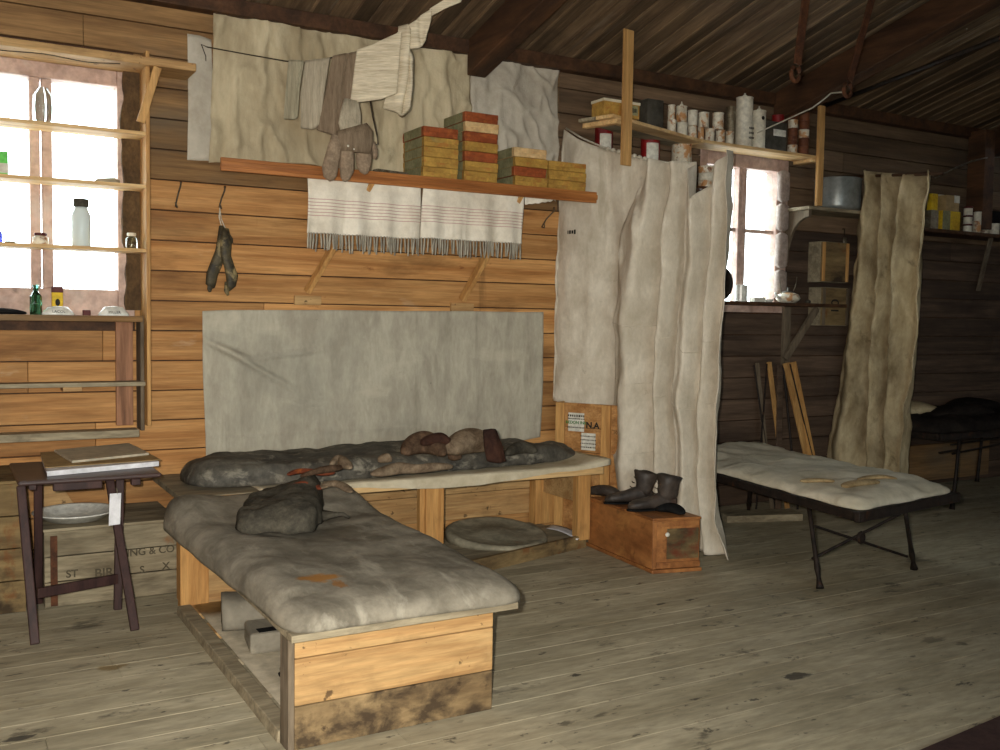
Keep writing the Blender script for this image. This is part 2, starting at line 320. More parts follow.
M['cotcloth'] = mk('grey_cot_canvas', (214, 206, 186), (190, 182, 160), (4, 4, 4), [((150, 140, 116), (3, 3, 3), .56, .74, .5), ((90, 80, 62), (10, 10, 10), .68, .76, .5)], .95, .35, (40, 40, 40), spec=.05, crumple=((4, 4, 4), .7, .02), fine=.1)
M['felt'] = mk('dark_grey_felt', (90, 85, 74), (64, 61, 54), (12, 12, 12), [((104, 96, 80), (20, 20, 20), .62, .74, .5)], .98, .6, (40, 40, 40), spec=.03, crumple=((7, 7, 7), .5, .012))
M['brown_wool'] = mk('brown_wool', (112, 90, 72), (70, 54, 42), (16, 16, 16), [((72, 50, 38), (5, 5, 5), .54, .7, .6)], .95, .5, (40, 40, 40), spec=.04)
M['pale_wool'] = mk('fawn_wool', (146, 128, 106), (98, 82, 66), (16, 16, 16), [((104, 82, 60), (6, 6, 6), .58, .72, .6)], .95, .5, (40, 40, 40), spec=.04)
M['dark_hide'] = mk('dark_brown_hide', (70, 46, 36), (44, 30, 26), (10, 10, 10), [], .85, .4, (30, 30, 30), spec=.1)
M['strap'] = mk('rusty_leather', (140, 76, 50), (102, 50, 32), (8, 8, 8), [((176, 96, 40), (9, 9, 9), .62, .7, .7)], .8, .4, spec=.15)
M['sock1'] = mk('grey_green_knit', (172, 164, 140), (142, 134, 112), (60, 60, 3), [((120, 112, 92), (6, 6, 6), .6, .75, .4)], .95, .3, (90, 90, 90), spec=.03)
M['sock2'] = mk('oatmeal_knit', (184, 172, 150), (152, 142, 122), (60, 60, 3), [((128, 118, 100), (6, 6, 6), .6, .75, .4)], .95, .3, (90, 90, 90), spec=.03)
M['brownknit'] = mk('taupe_knit', (140, 122, 102), (114, 98, 80), (50, 50, 4), [], .95, .3, (90, 90, 90), spec=.03)
M['mitten'] = mk('taupe_felt_mitten', (158, 138, 116), (128, 110, 92), (14, 14, 14), [((180, 162, 138), (8, 8, 8), .6, .74, .5)], .95, .4, (50, 50, 50), spec=.03)
M['jersey'] = mk('cream_ribbed_wool', (226, 214, 188), (186, 172, 146), (3, 3, 46), [((160, 146, 120), (7, 7, 7), .6, .75, .4)], .95, .4, (60, 60, 60), spec=.03)
M['towel'] = mk('cream_striped_towel', (236, 228, 212), (212, 202, 184), (5, 5, 5), [((160, 148, 128), (4, 4, 3), .58, .74, .5)], .95, .3, (80, 80, 80), spec=.03, stripes=(2, [(.095 + .018 * k, .0995 + .018 * k) for k in range(6)], (176, 120, 116), .7), fine=.1)
M['fringe'] = mk('grey_towel_fringe', (188, 180, 162), (126, 120, 108), (60, 60, 8), [], .95, .2, spec=.03)
M['carton'] = mk('mustard_waxed_carton', (190, 150, 72), (152, 114, 52), (9, 9, 9), [((160, 92, 44), (14, 14, 16), .54, .66, .6), ((120, 124, 84), (6, 6, 6), .6, .72, .5)], .6, .15)
M['carton_rust'] = mk('rust_red_carton', (162, 84, 44), (120, 56, 28), (9, 9, 9), [((190, 120, 60), (10, 10, 12), .58, .7, .6), ((90, 44, 26), (12, 12, 14), .6, .7, .6)], .6, .15)
M['carton_pale'] = mk('pale_carton', (226, 196, 146), (200, 160, 108), (7, 7, 7), [((170, 112, 62), (9, 9, 9), .6, .72, .6)], .6, .15)
M['band'] = mk('greenish_paper_band', (150, 146, 110), (122, 118, 84), (10, 10, 10), [((90, 140, 100), (30, 30, 8), .62, .7, .6)], .7, .1)
M['tin'] = mk('off_white_rusted_tin', (226, 218, 198), (196, 186, 164), (6, 6, 6), [((176, 116, 50), (16, 16, 14), .50, .58, .85), ((110, 60, 28), (26, 26, 24), .58, .64, .8)], .5, .1, spec=.35)
M['tin_clean'] = mk('off_white_tin', (226, 220, 202), (202, 194, 174), (6, 6, 6), [((150, 130, 100), (12, 12, 12), .64, .74, .6)], .5, .1, spec=.35)
M['tin_red'] = mk('red_tin', (150, 30, 30), (112, 20, 22), (6, 6, 6), [((90, 24, 20), (9, 9, 9), .6, .72, .5)], .45, .1, spec=.35)
M['tin_brown'] = mk('brown_rusted_tin', (120, 72, 46), (78, 42, 28), (9, 9, 9), [((176, 150, 110), (9, 9, 9), .62, .7, .7)], .6, .2)
M['tin_dark'] = mk('dark_grey_tin', (92, 88, 78), (66, 62, 54), (6, 6, 6), [((110, 90, 66), (9, 9, 9), .62, .72, .5)], .5, .1, metal=.3)
M['rim'] = mk('dull_tin_rim', (150, 140, 118), (110, 96, 76), (14, 14, 14), [], .45, .1, metal=.6)
M['white_label'] = mk('white_paper_label', (226, 224, 212), (206, 202, 188), (6, 6, 6), [], .8, 0)
M['yellow_paper'] = mk('yellow_packet', (222, 186, 40), (190, 152, 30), (8, 8, 8), [], .6, .05)
M['paper'] = mk('white_paper', (232, 232, 236), (216, 216, 220), (3, 3, 3), [], .7, 0)
M['grey_card'] = mk('grey_folder_card', (200, 190, 168), (184, 174, 152), (4, 4, 4), [], .6, .05, spec=.35)
M['tan_card'] = mk('tan_card', (178, 152, 108), (156, 130, 88), (4, 4, 4), [], .7, .05)
M['iron'] = mk('dark_iron', (54, 44, 38), (30, 26, 24), (20, 20, 20), [((92, 56, 34), (14, 14, 14), .6, .7, .7)], .6, .25, metal=.35)
M['rust'] = mk('rusty_iron', (104, 64, 40), (64, 40, 28), (14, 14, 14), [], .75, .3, metal=.2)
M['hookgrey'] = mk('grey_bent_iron', (128, 120, 104), (88, 74, 54), (30, 30, 30), [], .5, .2, metal=.5)
M['pot'] = mk('grey_enamel_pot', (150, 154, 152), (122, 126, 124), (4, 4, 4), [], .35, .03, metal=.35, spec=.5)
M['porcelain'] = mk('white_glazed_ware', (232, 232, 224), (216, 214, 204), (6, 6, 6), [((150, 140, 120), (12, 12, 12), .64, .74, .5)], .25, .02, spec=.5)
M['ink'] = mk('black_ink', (44, 42, 38), (30, 28, 26), (6, 6, 6), [], .9, 0)
M['stencil'] = mk('faded_stencil_ink', (92, 84, 68), (72, 64, 50), (20, 20, 20), [], .95, 0)
M['green_ink'] = mk('green_ink', (64, 128, 60), (48, 108, 48), (6, 6, 6), [], .9, 0)
M['redbrown'] = mk('dark_red_card', (92, 40, 36), (70, 28, 28), (6, 6, 6), [], .6, 0)
M['cord'] = mk('dark_cord', (70, 60, 48), (46, 38, 30), (40, 40, 40), [], .9, .2)
M['white_cord'] = mk('white_cord', (208, 202, 186), (176, 168, 150), (40, 40, 40), [], .9, .2)
M['boot'] = mk('worn_black_leather', (78, 68, 60), (44, 39, 36), (8, 8, 8), [((132, 120, 106), (9, 9, 9), .62, .74, .6), ((84, 50, 34), (6, 6, 6), .60, .72, .5)], .55, .3, (20, 20, 20), spec=.35)
M['black_cloth'] = mk('black_cloth', (36, 36, 36), (24, 24, 25), (8, 8, 8), [], .95, .5, (30, 30, 30), spec=.04)
M['dark_blanket'] = mk('black_brown_bedding', (48, 42, 38), (28, 25, 24), (7, 7, 7), [((70, 62, 54), (5, 5, 5), .62, .74, .5)], .95, .5, (30, 30, 30), spec=.05)
M['glove'] = mk('dark_oily_leather', (92, 82, 58), (44, 40, 32), (14, 14, 14), [((158, 140, 98), (12, 12, 12), .54, .64, .7)], .6, .4, spec=.3)  # pale blotches paint highlights into the dark leather colour
M['mat'] = mk('dark_maroon_mat', (74, 52, 48), (56, 38, 36), (9, 9, 9), [((150, 140, 130), (40, 40, 40), .74, .76, .6)], .85, .2)
M['cleat_brown'] = mk('reddish_brown_upright', (168, 122, 92), (124, 86, 62), (16, 16, 1.2), [((92, 66, 50), (8, 8, 3), .56, .72, .6)], .7, .2)
M['padcloth'] = mk('pinkish_grey_pad_cloth', (176, 162, 152), (146, 130, 122), (8, 8, 8), [], .95, .3)
M['straw'] = mk('tan_rag', (178, 156, 116), (140, 116, 80), (10, 10, 10), [((100, 78, 50), (9, 9, 9), .6, .7, .6)], .95, .4)
M['hessian'] = mk('torn_brown_packing', (98, 76, 50), (66, 50, 34), (14, 14, 9), [], .95, .6, (30, 30, 30))
M['disc'] = mk('grey_stained_leather', (166, 158, 136), (124, 118, 100), (5, 5, 5), [((128, 74, 40), (5, 5, 5), .64, .72, .6), ((56, 54, 48), (4, 4, 4), .56, .7, .6)], .7, .35)
M['pane'] = glass('window_glass', (.98, 1, 1), .93)
M['clear'] = bottle_glass('clear_bottle_glass', (226, 238, 236)); M['milky'] = bottle_glass('milky_bottle_glass', (206, 216, 214)); M['milky'].node_tree.nodes['Principled BSDF'].inputs['Transmission Weight'].default_value = .05
M['greenglass'] = bottle_glass('green_bottle_glass', (84, 160, 128))
M['blueglass'] = bottle_glass('blue_bottle_glass', (40, 44, 110))
M['lime'] = mk('green_packet', (110, 214, 96), (90, 190, 80), (6, 6, 6), [], .6, 0)
M['grass_out'] = mk('snowy_gravel', (216, 218, 220), (196, 198, 200), (.5, .5, .5), [], .95, .1)
# ================================================================== room shell
H0, SL = 3.08, .25
XL, XR, YF = -1.6, 11.0, -8.2
W1 = (-.02, .90, 1.35, 2.64); W2 = (4.78, 5.66, 1.46, 2.64)
def wall_boards(x0, x1, z_lo=0.0, z_hi=H0, joints=()):
    m = MB(); pitch = .1615; n = int((z_hi - z_lo) / pitch) + 1
    for k in range(n):
        z0 = z_lo + k * pitch; z1 = min(z0 + pitch, z_hi)
        if z1 - z0 < .02: continue
        xs = [x0]; x = x0 + random.uniform(1.2, 5.0)
        while x < x1 - .4: xs.append(x); x += random.uniform(3.2, 5.4)
        for j in joints:
            if x0 < j < x1 and random.random() < .5: xs.append(j)
        xs = sorted(xs) + [x1]
        for a, b in zip(xs, xs[1:]):
            m.cur = random.random()
            cuts = [(a, b)]
            for (wx0, wx1, wz0, wz1) in (W1, W2):
                if z0 < wz1 - .01 and z1 > wz0 + .01:
                    nx = []
                    for (p, q) in cuts:
                        if q <= wx0 or p >= wx1: nx.append((p, q))
                        else:
                            if p < wx0: nx.append((p, wx0))
                            if q > wx1: nx.append((wx1, q))
                    cuts = nx
            for (p, q) in cuts:
                if q - p > .01: m.box(p + .0008, q - .0008, 0, .03, z0 + .003, z1 - .003)
    return m
def shell(x0, x1, mat, nm, lo=0.0, hi=H0):
    return struct(wall_boards(x0, x1, lo, hi, (2.08,)).build(nm, mat, bevel=.0035))
shell(XL, 3.95, M['wall'], 'wall_back', 0, 13 * .1615)
shell(XL, 3.56, M['wall_grey'], 'wall_back_upper', 13 * .1615, H0)
shell(3.56, XR, M['wall_dark_up'], 'wall_back_upper_right', 13 * .1615, H0)
shell(3.95, XR, M['wall_dark'], 'wall_back_right', 0, 13 * .1615)
bk = MB()      # dark sheathing behind the boards, with window openings
def sheath(m, y0, y1, zt=H0):
    xs = [XL, W1[0], W1[1], W2[0], W2[1], XR]
    for i in range(5):
        a, b = xs[i], xs[i + 1]
        if i in (1, 3):
            w = (W1, W2)[i // 2]
            m.box(a, b, y0, y1, 0, w[2]); m.box(a, b, y0, y1, w[3], zt)
        else: m.box(a, b, y0, y1, 0, zt)
sheath(bk, .0305, .14)
struct(bk.build('wall_back_sheathing', M['beam']))
m = MB()       # floor boards along the long wall
y = 0.03
while y > YF:
    xs = [XL]; x = XL + random.uniform(.8, 3.5)
    while x < XR - .5: xs.append(x); x += random.uniform(4.0, 6.5)
    xs.append(XR)
    g = .0016 if random.random() < .7 else .005
    for a, b in zip(xs, xs[1:]):
        m.cur = random.random(); m.box(a + .001, b - .001, y - .15 + g / 2, y - g / 2, -.03, 0)
    y -= .15
struct(m.build('floor', M['floor']))
m = MB(); m.box(XL - .2, XR + .2, YF - .2, .2, -.12, -.031); struct(m.build('floor_joists', M['beam']))
def cz(y): return H0 - SL * y
m = MB(); x = XL - .1
while x < XR:
    m.cur = random.random(); w = .118
    for (ya, yb) in ((.03, -2.9), (-2.9, -5.6), (-5.6, YF - .1)):
        m.hexa([(x + .003, ya, cz(ya)), (x + w - .003, ya, cz(ya)), (x + w - .003, yb + .002, cz(yb)), (x + .003, yb + .002, cz(yb))],
               [(x + .003, ya, cz(ya) + .02), (x + w - .003, ya, cz(ya) + .02), (x + w - .003, yb + .002, cz(yb) + .02), (x + .003, yb + .002, cz(yb) + .02)])
    # raised cover strip at every joint
    m.cur = .75 + random.random() * .25
    m.hexa([(x - .008, .02, cz(.02) - .006), (x + .010, .02, cz(.02) - .006), (x + .010, YF, cz(YF) - .006), (x - .008, YF, cz(YF) - .006)],
           [(x - .008, .02, cz(.02) + .004), (x + .010, .02, cz(.02) + .004), (x + .010, YF, cz(YF) + .004), (x - .008, YF, cz(YF) + .004)])
    x += w
struct(m.build('ceiling', M['roof']))
m = MB(); ya, yb = .2, YF - .25
m.hexa([(XL - .2, ya, cz(ya) + .022), (XR + .2, ya, cz(ya) + .022), (XR + .2, yb, cz(yb) + .022), (XL - .2, yb, cz(yb) + .022)],
       [(XL - .2, ya, cz(ya) + .1), (XR + .2, ya, cz(ya) + .1), (XR + .2, yb, cz(yb) + .1), (XL - .2, yb, cz(yb) + .1)])
struct(m.build('ceiling_roofing', M['beam']))
m = MB(); m.box(XL, XR, -.085, -.001, H0 - .075, H0 + .008); struct(m.build('trim_1', M['beam'], bevel=.004))
def side_wall(nm, x0, x1, mat):
    m = MB(); y = YF
    for k in range(33):
        z0 = k * .1615; m.cur = random.random()
        ymax = min(0.03, (H0 - z0 - .16) / SL) if z0 + .16 > H0 else .03
        if ymax < YF + .1: continue
        m.box(x0, x1, YF, ymax, z0 + .003, z0 + .1585)
    return struct(m.build(nm, mat))
side_wall('wall_left', XL - .03, XL, M['wall']); side_wall('wall_right', XR, XR + .03, M['wall_dark'])
FILL_WIN = [(-1.3, .3, .9, 2.9), (.7, 2.1, .9, 2.9)]  # unseen front windows, sized and placed left to fill the room with light
m = MB(); zt = cz(YF)
xs = [XL, FILL_WIN[0][0], FILL_WIN[0][1], FILL_WIN[1][0], FILL_WIN[1][1], XR]
for i in range(5):
    a, b = xs[i], xs[i + 1]
    if i in (1, 3):
        m.box(a, b, YF - .06, YF, 0, .9); m.box(a, b, YF - .06, YF, 2.9, zt)
    else: m.box(a, b, YF - .06, YF, 0, zt)
struct(m.build('wall_front', M['wall_dark']))
# rafters
def rafter(x, w, d, y0, y1, nm):
    m = MB(); m.hexa([(x, y0, cz(y0) - d), (x + w, y0, cz(y0) - d), (x + w, y1, cz(y1) - d), (x, y1, cz(y1) - d)],
                     [(x, y0, cz(y0) - .004), (x + w, y0, cz(y0) - .004), (x + w, y1, cz(y1) - .004), (x, y1, cz(y1) - .004)])
    return struct(m.build(nm, M['beam'], bevel=.008))
rafter(2.84, .13, .22, -.06, YF + .05, 'trim_2'); rafter(5.42, .13, .22, -.06, YF + .05, 'trim_3'); rafter(8.0, .13, .22, -.06, YF + .05, 'trim_4'); rafter(.2, .13, .22, -2.6, YF + .05, 'trim_5')
m = MB(); m.box(7.72, 7.86, -.22, -.06, 2.21, 3.05); struct(m.build('trim_6', M['beam'], bevel=.006))
# outside ground
m = MB(); m.box(-30, 40, .6, 60, -.5, -.4); struct(m.build('ground', M['grass_out']))
m = MB(); m.box(-30, 40, -60, -8.8, -.5, -.4); struct(m.build('ground_front', M['grass_out']))
# ------------------------------------------------------------------ windows
def win(name, x0, x1, z0, z1, glass_z0, glass_z1, mull, gl, gr, bar=None):
    """frame flush with the wall, two casements meeting at the mullion"""
    t = thing(name, name, 'window', (x0, .02, z0)); del t['label']; del t['category']; t['kind'] = 'structure'
    m = MB(); m.box(x0, gl[0] - .0, .0, .12, z0, z1); m.box(gr[1], x1, .0, .12, z0, z1); m.box(gl[0], gr[1], .0, .12, glass_z1, z1); m.box(gl[0], gr[1], .0, .12, z0, glass_z0)
    m.build('window_frame', M['paint'], t, bevel=.006)
    m = MB(); c = (mull[0] + mull[1]) / 2
    m.box(mull[0], c - .004, .005, .07, glass_z0, glass_z1); m.box(c + .004, mull[1], .015, .07, glass_z0, glass_z1)
    m.build('mullion', M['paint'], t, bevel=.006)
    for a, b in ((gl[0], mull[0]), (mull[1], gr[1])):
        m = MB(); m.box(a, b, .048, .052, glass_z0, glass_z1); m.build('pane', M['pane'], t)
        if bar:
            m = MB(); m.box(a, b, .03, .07, bar - .014, bar + .014); m.build('glazing_bar', M['paint'], t, bevel=.003)
    return t
w1 = win('window_1', W1[0], W1[1], W1[2], W1[3], 1.504, 2.56, (.403, .509), (.09, .403), (.509, .818))
w2 = win('window_2', W2[0], W2[1], W2[2], W2[3], 1.53, 2.53, (U(735.5, 230, y=.03).x, U(744.5, 230, y=.03).x), (4.85, U(735.5, 230, y=.03).x), (U(744.5, 230, y=.03).x, U(773, 230, y=.03).x), bar=U(760, 232, y=.05).z)
for i, (a, b, c_, d) in enumerate(FILL_WIN):  # added behind the camera for ambient fill
    w = win('window_%d' % (i + 3), a, b, c_, d, c_ + .08, d - .08, ((a + b) / 2 - .04, (a + b) / 2 + .04), (a + .08, (a + b) / 2 - .04), ((a + b) / 2 + .04, b - .08))
    for o in [w]: o.location.y = YF - .08
# ragged packing between frame and shelf upright
def ragged(x0, x1, z0, z1, y, n=40, amp=.02):
    m = MB(); L_ = []; 
    for k in range(n + 1):
        z = lerp(z0, z1, k / n); L_.append((x0 + noise.noise(Vector((z * 9, 3.3, 0))) * amp, z))
    vs = []; 
    for xx, z in L_: vs += [(xx, y, z), (x1, y - .004, z), (x1, y + .03, z), (xx, y + .03, z)]
    fs = []
    for k in range(n):
        a = 4 * k
        for i in range(4): fs.append((a + i, a + (i + 1) % 4, a + 4 + (i + 1) % 4, a + 4 + i))
    fs += [(3, 2, 1, 0), (4 * n, 4 * n + 1, 4 * n + 2, 4 * n + 3)]
    return m.add(vs, fs)
o = ragged(.842, .925, 1.40, 2.68, -.034, amp=.03).build('packing_strip', M['hessian'], wrinkle=.006, wscale=14)
tag(o, 'ragged dark brown packing strip between left window frame and shelf upright', 'packing')
for k, (za, zb) in enumerate(((2.30, 2.54), (2.08, 2.29), (1.80, 2.07), (1.56, 1.79))):
    m = MB(); m.loft([((5.575, -.035, za), (.02, 0, 0), (0, .012, 0)), ((5.575, -.032, za + .02), (.05, 0, 0), (0, .03, 0)), ((5.577, -.032, (za + zb) / 2), (.052, 0, 0), (0, .03, 0)), ((5.575, -.032, zb - .02), (.05, 0, 0), (0, .03, 0)), ((5.575, -.032, zb), (.02, 0, 0), (0, .012, 0))], 14, 3.4)
    tag(m.build('stuffed_pad', M['padcloth'], smooth=True), ['topmost stuffed pale pad beside right window', 'second stuffed pale pad from the top beside right window', 'third stuffed pale pad from the top beside right window', 'lowest stuffed pale pad beside right window'][k], 'padding', 'pads beside the right window')
# ================================================================== shelves in front of the left window
YS = -.20
def zfront(px, py, y=YS): return U(px, py, y=y).z
t = thing('wall_shelving', 'pale open plank shelves mounted across left window', 'shelves', (.30, -.1, .7))
xs1 = .93
def sidez(z): return xs1
m = MB(); m.box(.925, .945, -.205, -.002, .80, 2.715)
o = ragged(.925, .945, .8, 2.715, -.205)
m.build('upright', M['pale_pine_v'], t, bevel=.003)
SH = []
for k, (px, py) in enumerate(((145, 135), (145, 188), (143, 252))):
    z = zfront(px, py); SH.append(z)
    m = MB(); m.box(-.5, .925, YS, -.012, z - .001, z + .017); m.build('shelf', M['pale_pine'], t, bevel=.002)
zt = zfront(150, 67) ; m = MB(); m.box(-.5, 1.17, -.24, -.057 if False else -.002, zt - .0, zt + .04); o = m.build('top_board', M['bunk_pine'], t, bevel=.004)
z4 = zfront(137, 322); m = MB(); m.box(-.5, .90, -.24, -.002, z4, z4 + .03); m.build('lower_shelf', M['wall_grey'], t, bevel=.004); Z4 = z4 + .03
m = MB(); m.box(.905, .924, -.13, -.002, .77, z4 + .03); m.build('lower_upright', M['grey_wood_v'], t, bevel=.003)
m = MB(); m.box(.80, .885, -.03, -.002, .79, z4 - .001); m.build('wall_cleat', M['cleat_brown'], t, bevel=.003)
z5 = zfront(140, 386, -.16); m = MB(); m.box(-.5, .925, -.16, -.031, z5, z5 + .022); m.build('lower_shelf', M['grey_wood'], t, bevel=.003); Z5 = z5 + .022
for xx in (.05, .53): 
    m = MB(); m.box(xx, xx + .09, -.15, -.031, z5 - .022, z5 - .0005); m.build('batten', M['bunk_pine'], t, bevel=.002)
z6 = zfront(120, 436, -.12); m = MB(); m.box(-.5, .90, -.12, -.002, z6 - .01, z6 + .03); m.build('lower_shelf', M['grey_wood'], t, bevel=.004)
m = MB(); a = U(155, 67, y=-.215); b = U(141, 122, y=-.205); m.beam((a.x + .012, -.22, zt - .001), (b.x, -.19, b.z), .04, .025, (0, 1, 0)); m.build('brace', M['pale_pine_v'], t, bevel=.003)
# --- small goods on the shelves; base from the shelf, size from the photograph
def at(px0, px1, py0, y, z):
    """centre x, radius and height of a thing spanning px0..px1 whose top is at py0 and which stands at z"""
    p = U((px0 + px1) / 2, py0, y=y); s = depth(p) / F
    return p.x, (px1 - px0) / 2 * s, p.z - z
def jar(nm, lab, px0, px1, py0, y, z, mat, cap=None, caph=.2, shoulder=True, cat='jar', group=None):
    x, r, h = at(px0, px1, py0, y, z); hb = h * (1 - caph) if cap else h
    m = MB(); m.lathe([(.001, .001), (r * .92, .001), (r, .008), (r, hb * .8), (r * .7, hb * .95), (r * .62, hb)] if shoulder else [(.001, .001), (r * .95, .001), (r, .004), (r, hb - .004), (r * .95, hb)], (x, y, z), 20)
    o = m.build(nm, mat, smooth=True); tag(o, lab, cat, group)
    if cap:
        m = MB(); m.lathe([(r * .75, hb + .0003), (r * .8, hb + .004), (r * .8, h - .003), (r * .72, h)], (x, y, z), 16); m.build('cap', cap, o, smooth=False)
    return o
x, r, h = at(33, 52, 88, -.1, SH[0] + .017)
m = MB(); m.lathe([(.001, .001), (r * .75, .001), (r * .98, .02), (r, h * .5), (r * .9, h * .8), (r * .55, h * .95), (r * .5, h)], (x, -.1, SH[0] + .017), 20)
tag(m.build('glass_jar', M['clear'], smooth=True), 'clear rounded glass jar on the top window shelf', 'jar')
p = U(107, 180, y=-.1)
m = MB(); m.loft([((p.x - .055, -.1, SH[1] + .0285), (0, .012, 0), (0, 0, .010)), ((p.x - .02, -.1, SH[1] + .032), (0, .03, 0), (0, 0, .0145)), ((p.x + .03, -.1, SH[1] + .035), (0, .03, 0), (0, 0, .0175)), ((p.x + .06, -.1, SH[1] + .03), (0, .014, 0), (0, 0, .012))], 12, 2.4)
tag(m.build('whetstone', M['grey_wood'], smooth=True), 'flat grey stone lying on the second window shelf', 'stone')
x, r, h = at(-4, 7, 152, -.1, SH[1] + .017); m = MB(); m.box(x - r, x + r, -.13, -.07, SH[1] + .0175, SH[1] + .017 + h); o = tag(m.build('packet', M['lime'], bevel=.004), 'bright green packet at the left edge of the second window shelf', 'packet')
m = MB(); m.box(x - r + .002, x + r + .0008, -.1309, -.1302, SH[1] + .03, SH[1] + .03 + h * .4); m.build('label_strip', M['white_label'], o)
z3 = SH[2] + .017
jar('jar', 'small jar with dark brown lid on the third window shelf', 33, 48, 233, -.12, z3, M['tin'], M['redbrown'], .22)
o = jar('bottle', 'tall pale glass bottle with dark green cap on the third window shelf', 72, 90, 199, -.12, z3, M['milky'], M['felt'], .17, cat='bottle')
jar('salt_shaker', 'small pale shaker at the right end of the third window shelf', 126, 137, 233, -.11, z3, M['clear'], M['tin_clean'], .2, cat='shaker')
jar('bottle', 'small dark blue bottle at the left edge of the third window shelf', -6, 2, 231, -.1, z3, M['blueglass'], None, cat='bottle')
x, r, h = at(5, 15, 246, -.1, z3); m = MB(); m.lathe([(r, .0005), (r * 1.02, .006), (r * .95, max(h, .012)), (r * .5, max(h, .012) + .001)], (x, -.1, z3), 16); tag(m.build('pill_box', M['tin_dark']), 'small flat round box lying beside the dark blue bottle', 'box')
x, r, h = at(30, 41, 285, -.13, Z4)
m = MB(); m.lathe([(.001, .001), (r, .001), (r, h * .62), (r * .45, h * .8), (r * .45, h * .95), (r * .6, h * .955), (r * .6, h)], (x, -.13, Z4), 8)
tag(m.build('bottle', M['greenglass']), 'ribbed green glass bottle on the window sill shelf', 'bottle')
x, r, h = at(52, 62, 287, -.05, Z4)
m = MB(); m.box(x - r, x + r, -.075, -.035, Z4 + .0005, Z4 + h); o = tag(m.build('tin_box', M['yellow_paper'], bevel=.003), 'upright yellow tin with dark top behind the white dishes', 'tin')
m = MB(); m.box(x - r - .001, x + r + .001, -.0765, -.0335, Z4 + h * .8, Z4 + h + .002); m.build('lid', M['redbrown'], o, bevel=.002)
m = MB(); m.lathe([(r * .45, 0), (r * .45, .001)], (0, 0, 0), 14); m.v = [Vector((x + v.x, -.0755 - v.z, Z4 + h * .45 + v.y * 1.6)) for v in m.v]; m.build('emblem', M['ink'], o)
for (a, b, py, s, lab) in ((43, 73, 306, 'LACOL', 'left of two white lettered dishes on the window sill shelf'), (99, 128, 306, 'MILLER', 'right of two white lettered dishes on the window sill shelf')):
    yy = -.17; x, r, h = at(a, b, py, yy, Z4); h = max(h, .03); ry = .035
    m = MB(); prof = [(r, .0005), (r, .009), (r * .9, .018), (r * .6, h * .9), (.002, h)]
    m.lathe(prof, (x, yy, Z4), 28); m.v = [Vector((v.x, yy + (v.y - yy) * (ry / r if r > ry else 1), v.z)) for v in m.v]
    o = tag(m.build('lettered_dish', M['porcelain'], smooth=True), lab, 'dish', 'white dishes on the sill shelf')
    text(s, .019, M['ink'], o, (x, yy - ry * .92, Z4 + .016), (1, 0, 0), (0, .35, 1), lift=.004)
x, r, h = at(83, 90, 310, -.15, Z4); m = MB(); m.box(x - r, x + r, -.165, -.135, Z4 + .0005, Z4 + max(h, .025)); tag(m.build('matchbox', M['redbrown'], bevel=.002), 'tiny dark red box between the two white dishes', 'box')
m = MB(); p = U(8, 312, y=-.15); m.loft([((p.x - .09, -.15, Z4 + .013), (0, .03, 0), (0, 0, .012)), ((p.x - .02, -.16, Z4 + .018), (0, .05, 0), (0, 0, .017)), ((p.x + .05, -.15, Z4 + .012), (0, .035, 0), (0, 0, .011)), ((p.x + .085, -.15, Z4 + .007), (0, .012, 0), (0, 0, .006))], 14, 2, True)
tag(m.build('cloth_bundle', M['black_cloth'], smooth=True, sub=1), 'crumpled black cloth at the left of the sill shelf', 'cloth')
m = MB(); pts = [(lerp(-.3, .8, k / 22), -.235 + .01 * math.sin(k), zt - .012 - .014 * math.sin(k * math.pi / 22 * 3) ** 2) for k in range(23)]; m.tube(pts, .0025, 6); tag(m.build('wire', M['cord']), 'thin wire strung under the top board over left window', 'wire')

# ================================================================== wall sacking, hooks, gloves
def flat(cols, y, **k):
    m = cloth(cols, lambda px, py: U(px, py, y=y), (0, -1, 0), **k)
    for v in m.v: v.y = max(-.075, min(v.y, -.0035))
    return m
c = [([(212, 4), (213, 60), (208, 163)], .004), ([(260, 11), (256, 100), (250, 163)], .02), ([(300, 17), (300, 100), (303, 164)], .006), ([(345, 25), (344, 100), (340, 170)], .022), ([(400, 32), (398, 100), (400, 172)], .006), ([(440, 38), (440, 100), (440, 176)], .02), ([(468, 43), (470, 100), (475, 180)], .008)]
tag(flat(c, -.016, per=16, nv=70, na=.018, ns=6, seed=2, cr=.03, cs=(7, 7, 2.5)).build('sacking_sheet', M['burlap'], smooth=True, solid=.003), 'broad brown sacking sheet nailed on the upper wall behind clothesline', 'sacking')
c = [([(187, 34), (188, 100), (187, 160)], .006), ([(199, 36), (200, 100), (199, 161)], .012), ([(211, 40), (213, 100), (214, 161)], .008)]
tag(flat(c, -.006, per=8, nv=30, na=.006).build('sacking_strip', M['burlap_grey'], smooth=True, solid=.002), 'narrow pale sacking strip left of the broad brown sheet', 'sacking')
c = [([(468, 50), (470, 100), (476, 180)], .004), ([(500, 52), (505, 100), (505, 183)], .022), ([(530, 54), (531, 110), (530, 186)], .006), ([(545, 57), (546, 110), (546, 190)], .018), ([(557, 58), (557, 110), (557, 192)], .004)]
tag(flat(c, -.012, per=14, nv=60, na=.010, cr=.022, cs=(6, 6, 4)).build('canvas_sheet', M['burlap_grey'], smooth=True, solid=.003), 'grey wrinkled canvas on upper wall right of the roof beam', 'canvas')
c = [([(202, 311), (203, 380), (206, 458)], .004), ([(225, 310), (228, 380), (226, 456)], .016), ([(270, 310), (268, 380), (270, 455)], .010), ([(330, 310), (330, 380), (330, 453)], .016), ([(400, 311), (400, 380), (400, 450)], .010), ([(460, 311), (462, 380), (460, 447)], .014), ([(515, 312), (512, 380), (514, 442)], .008), ([(543, 312), (543, 380), (540, 437)], .004)]
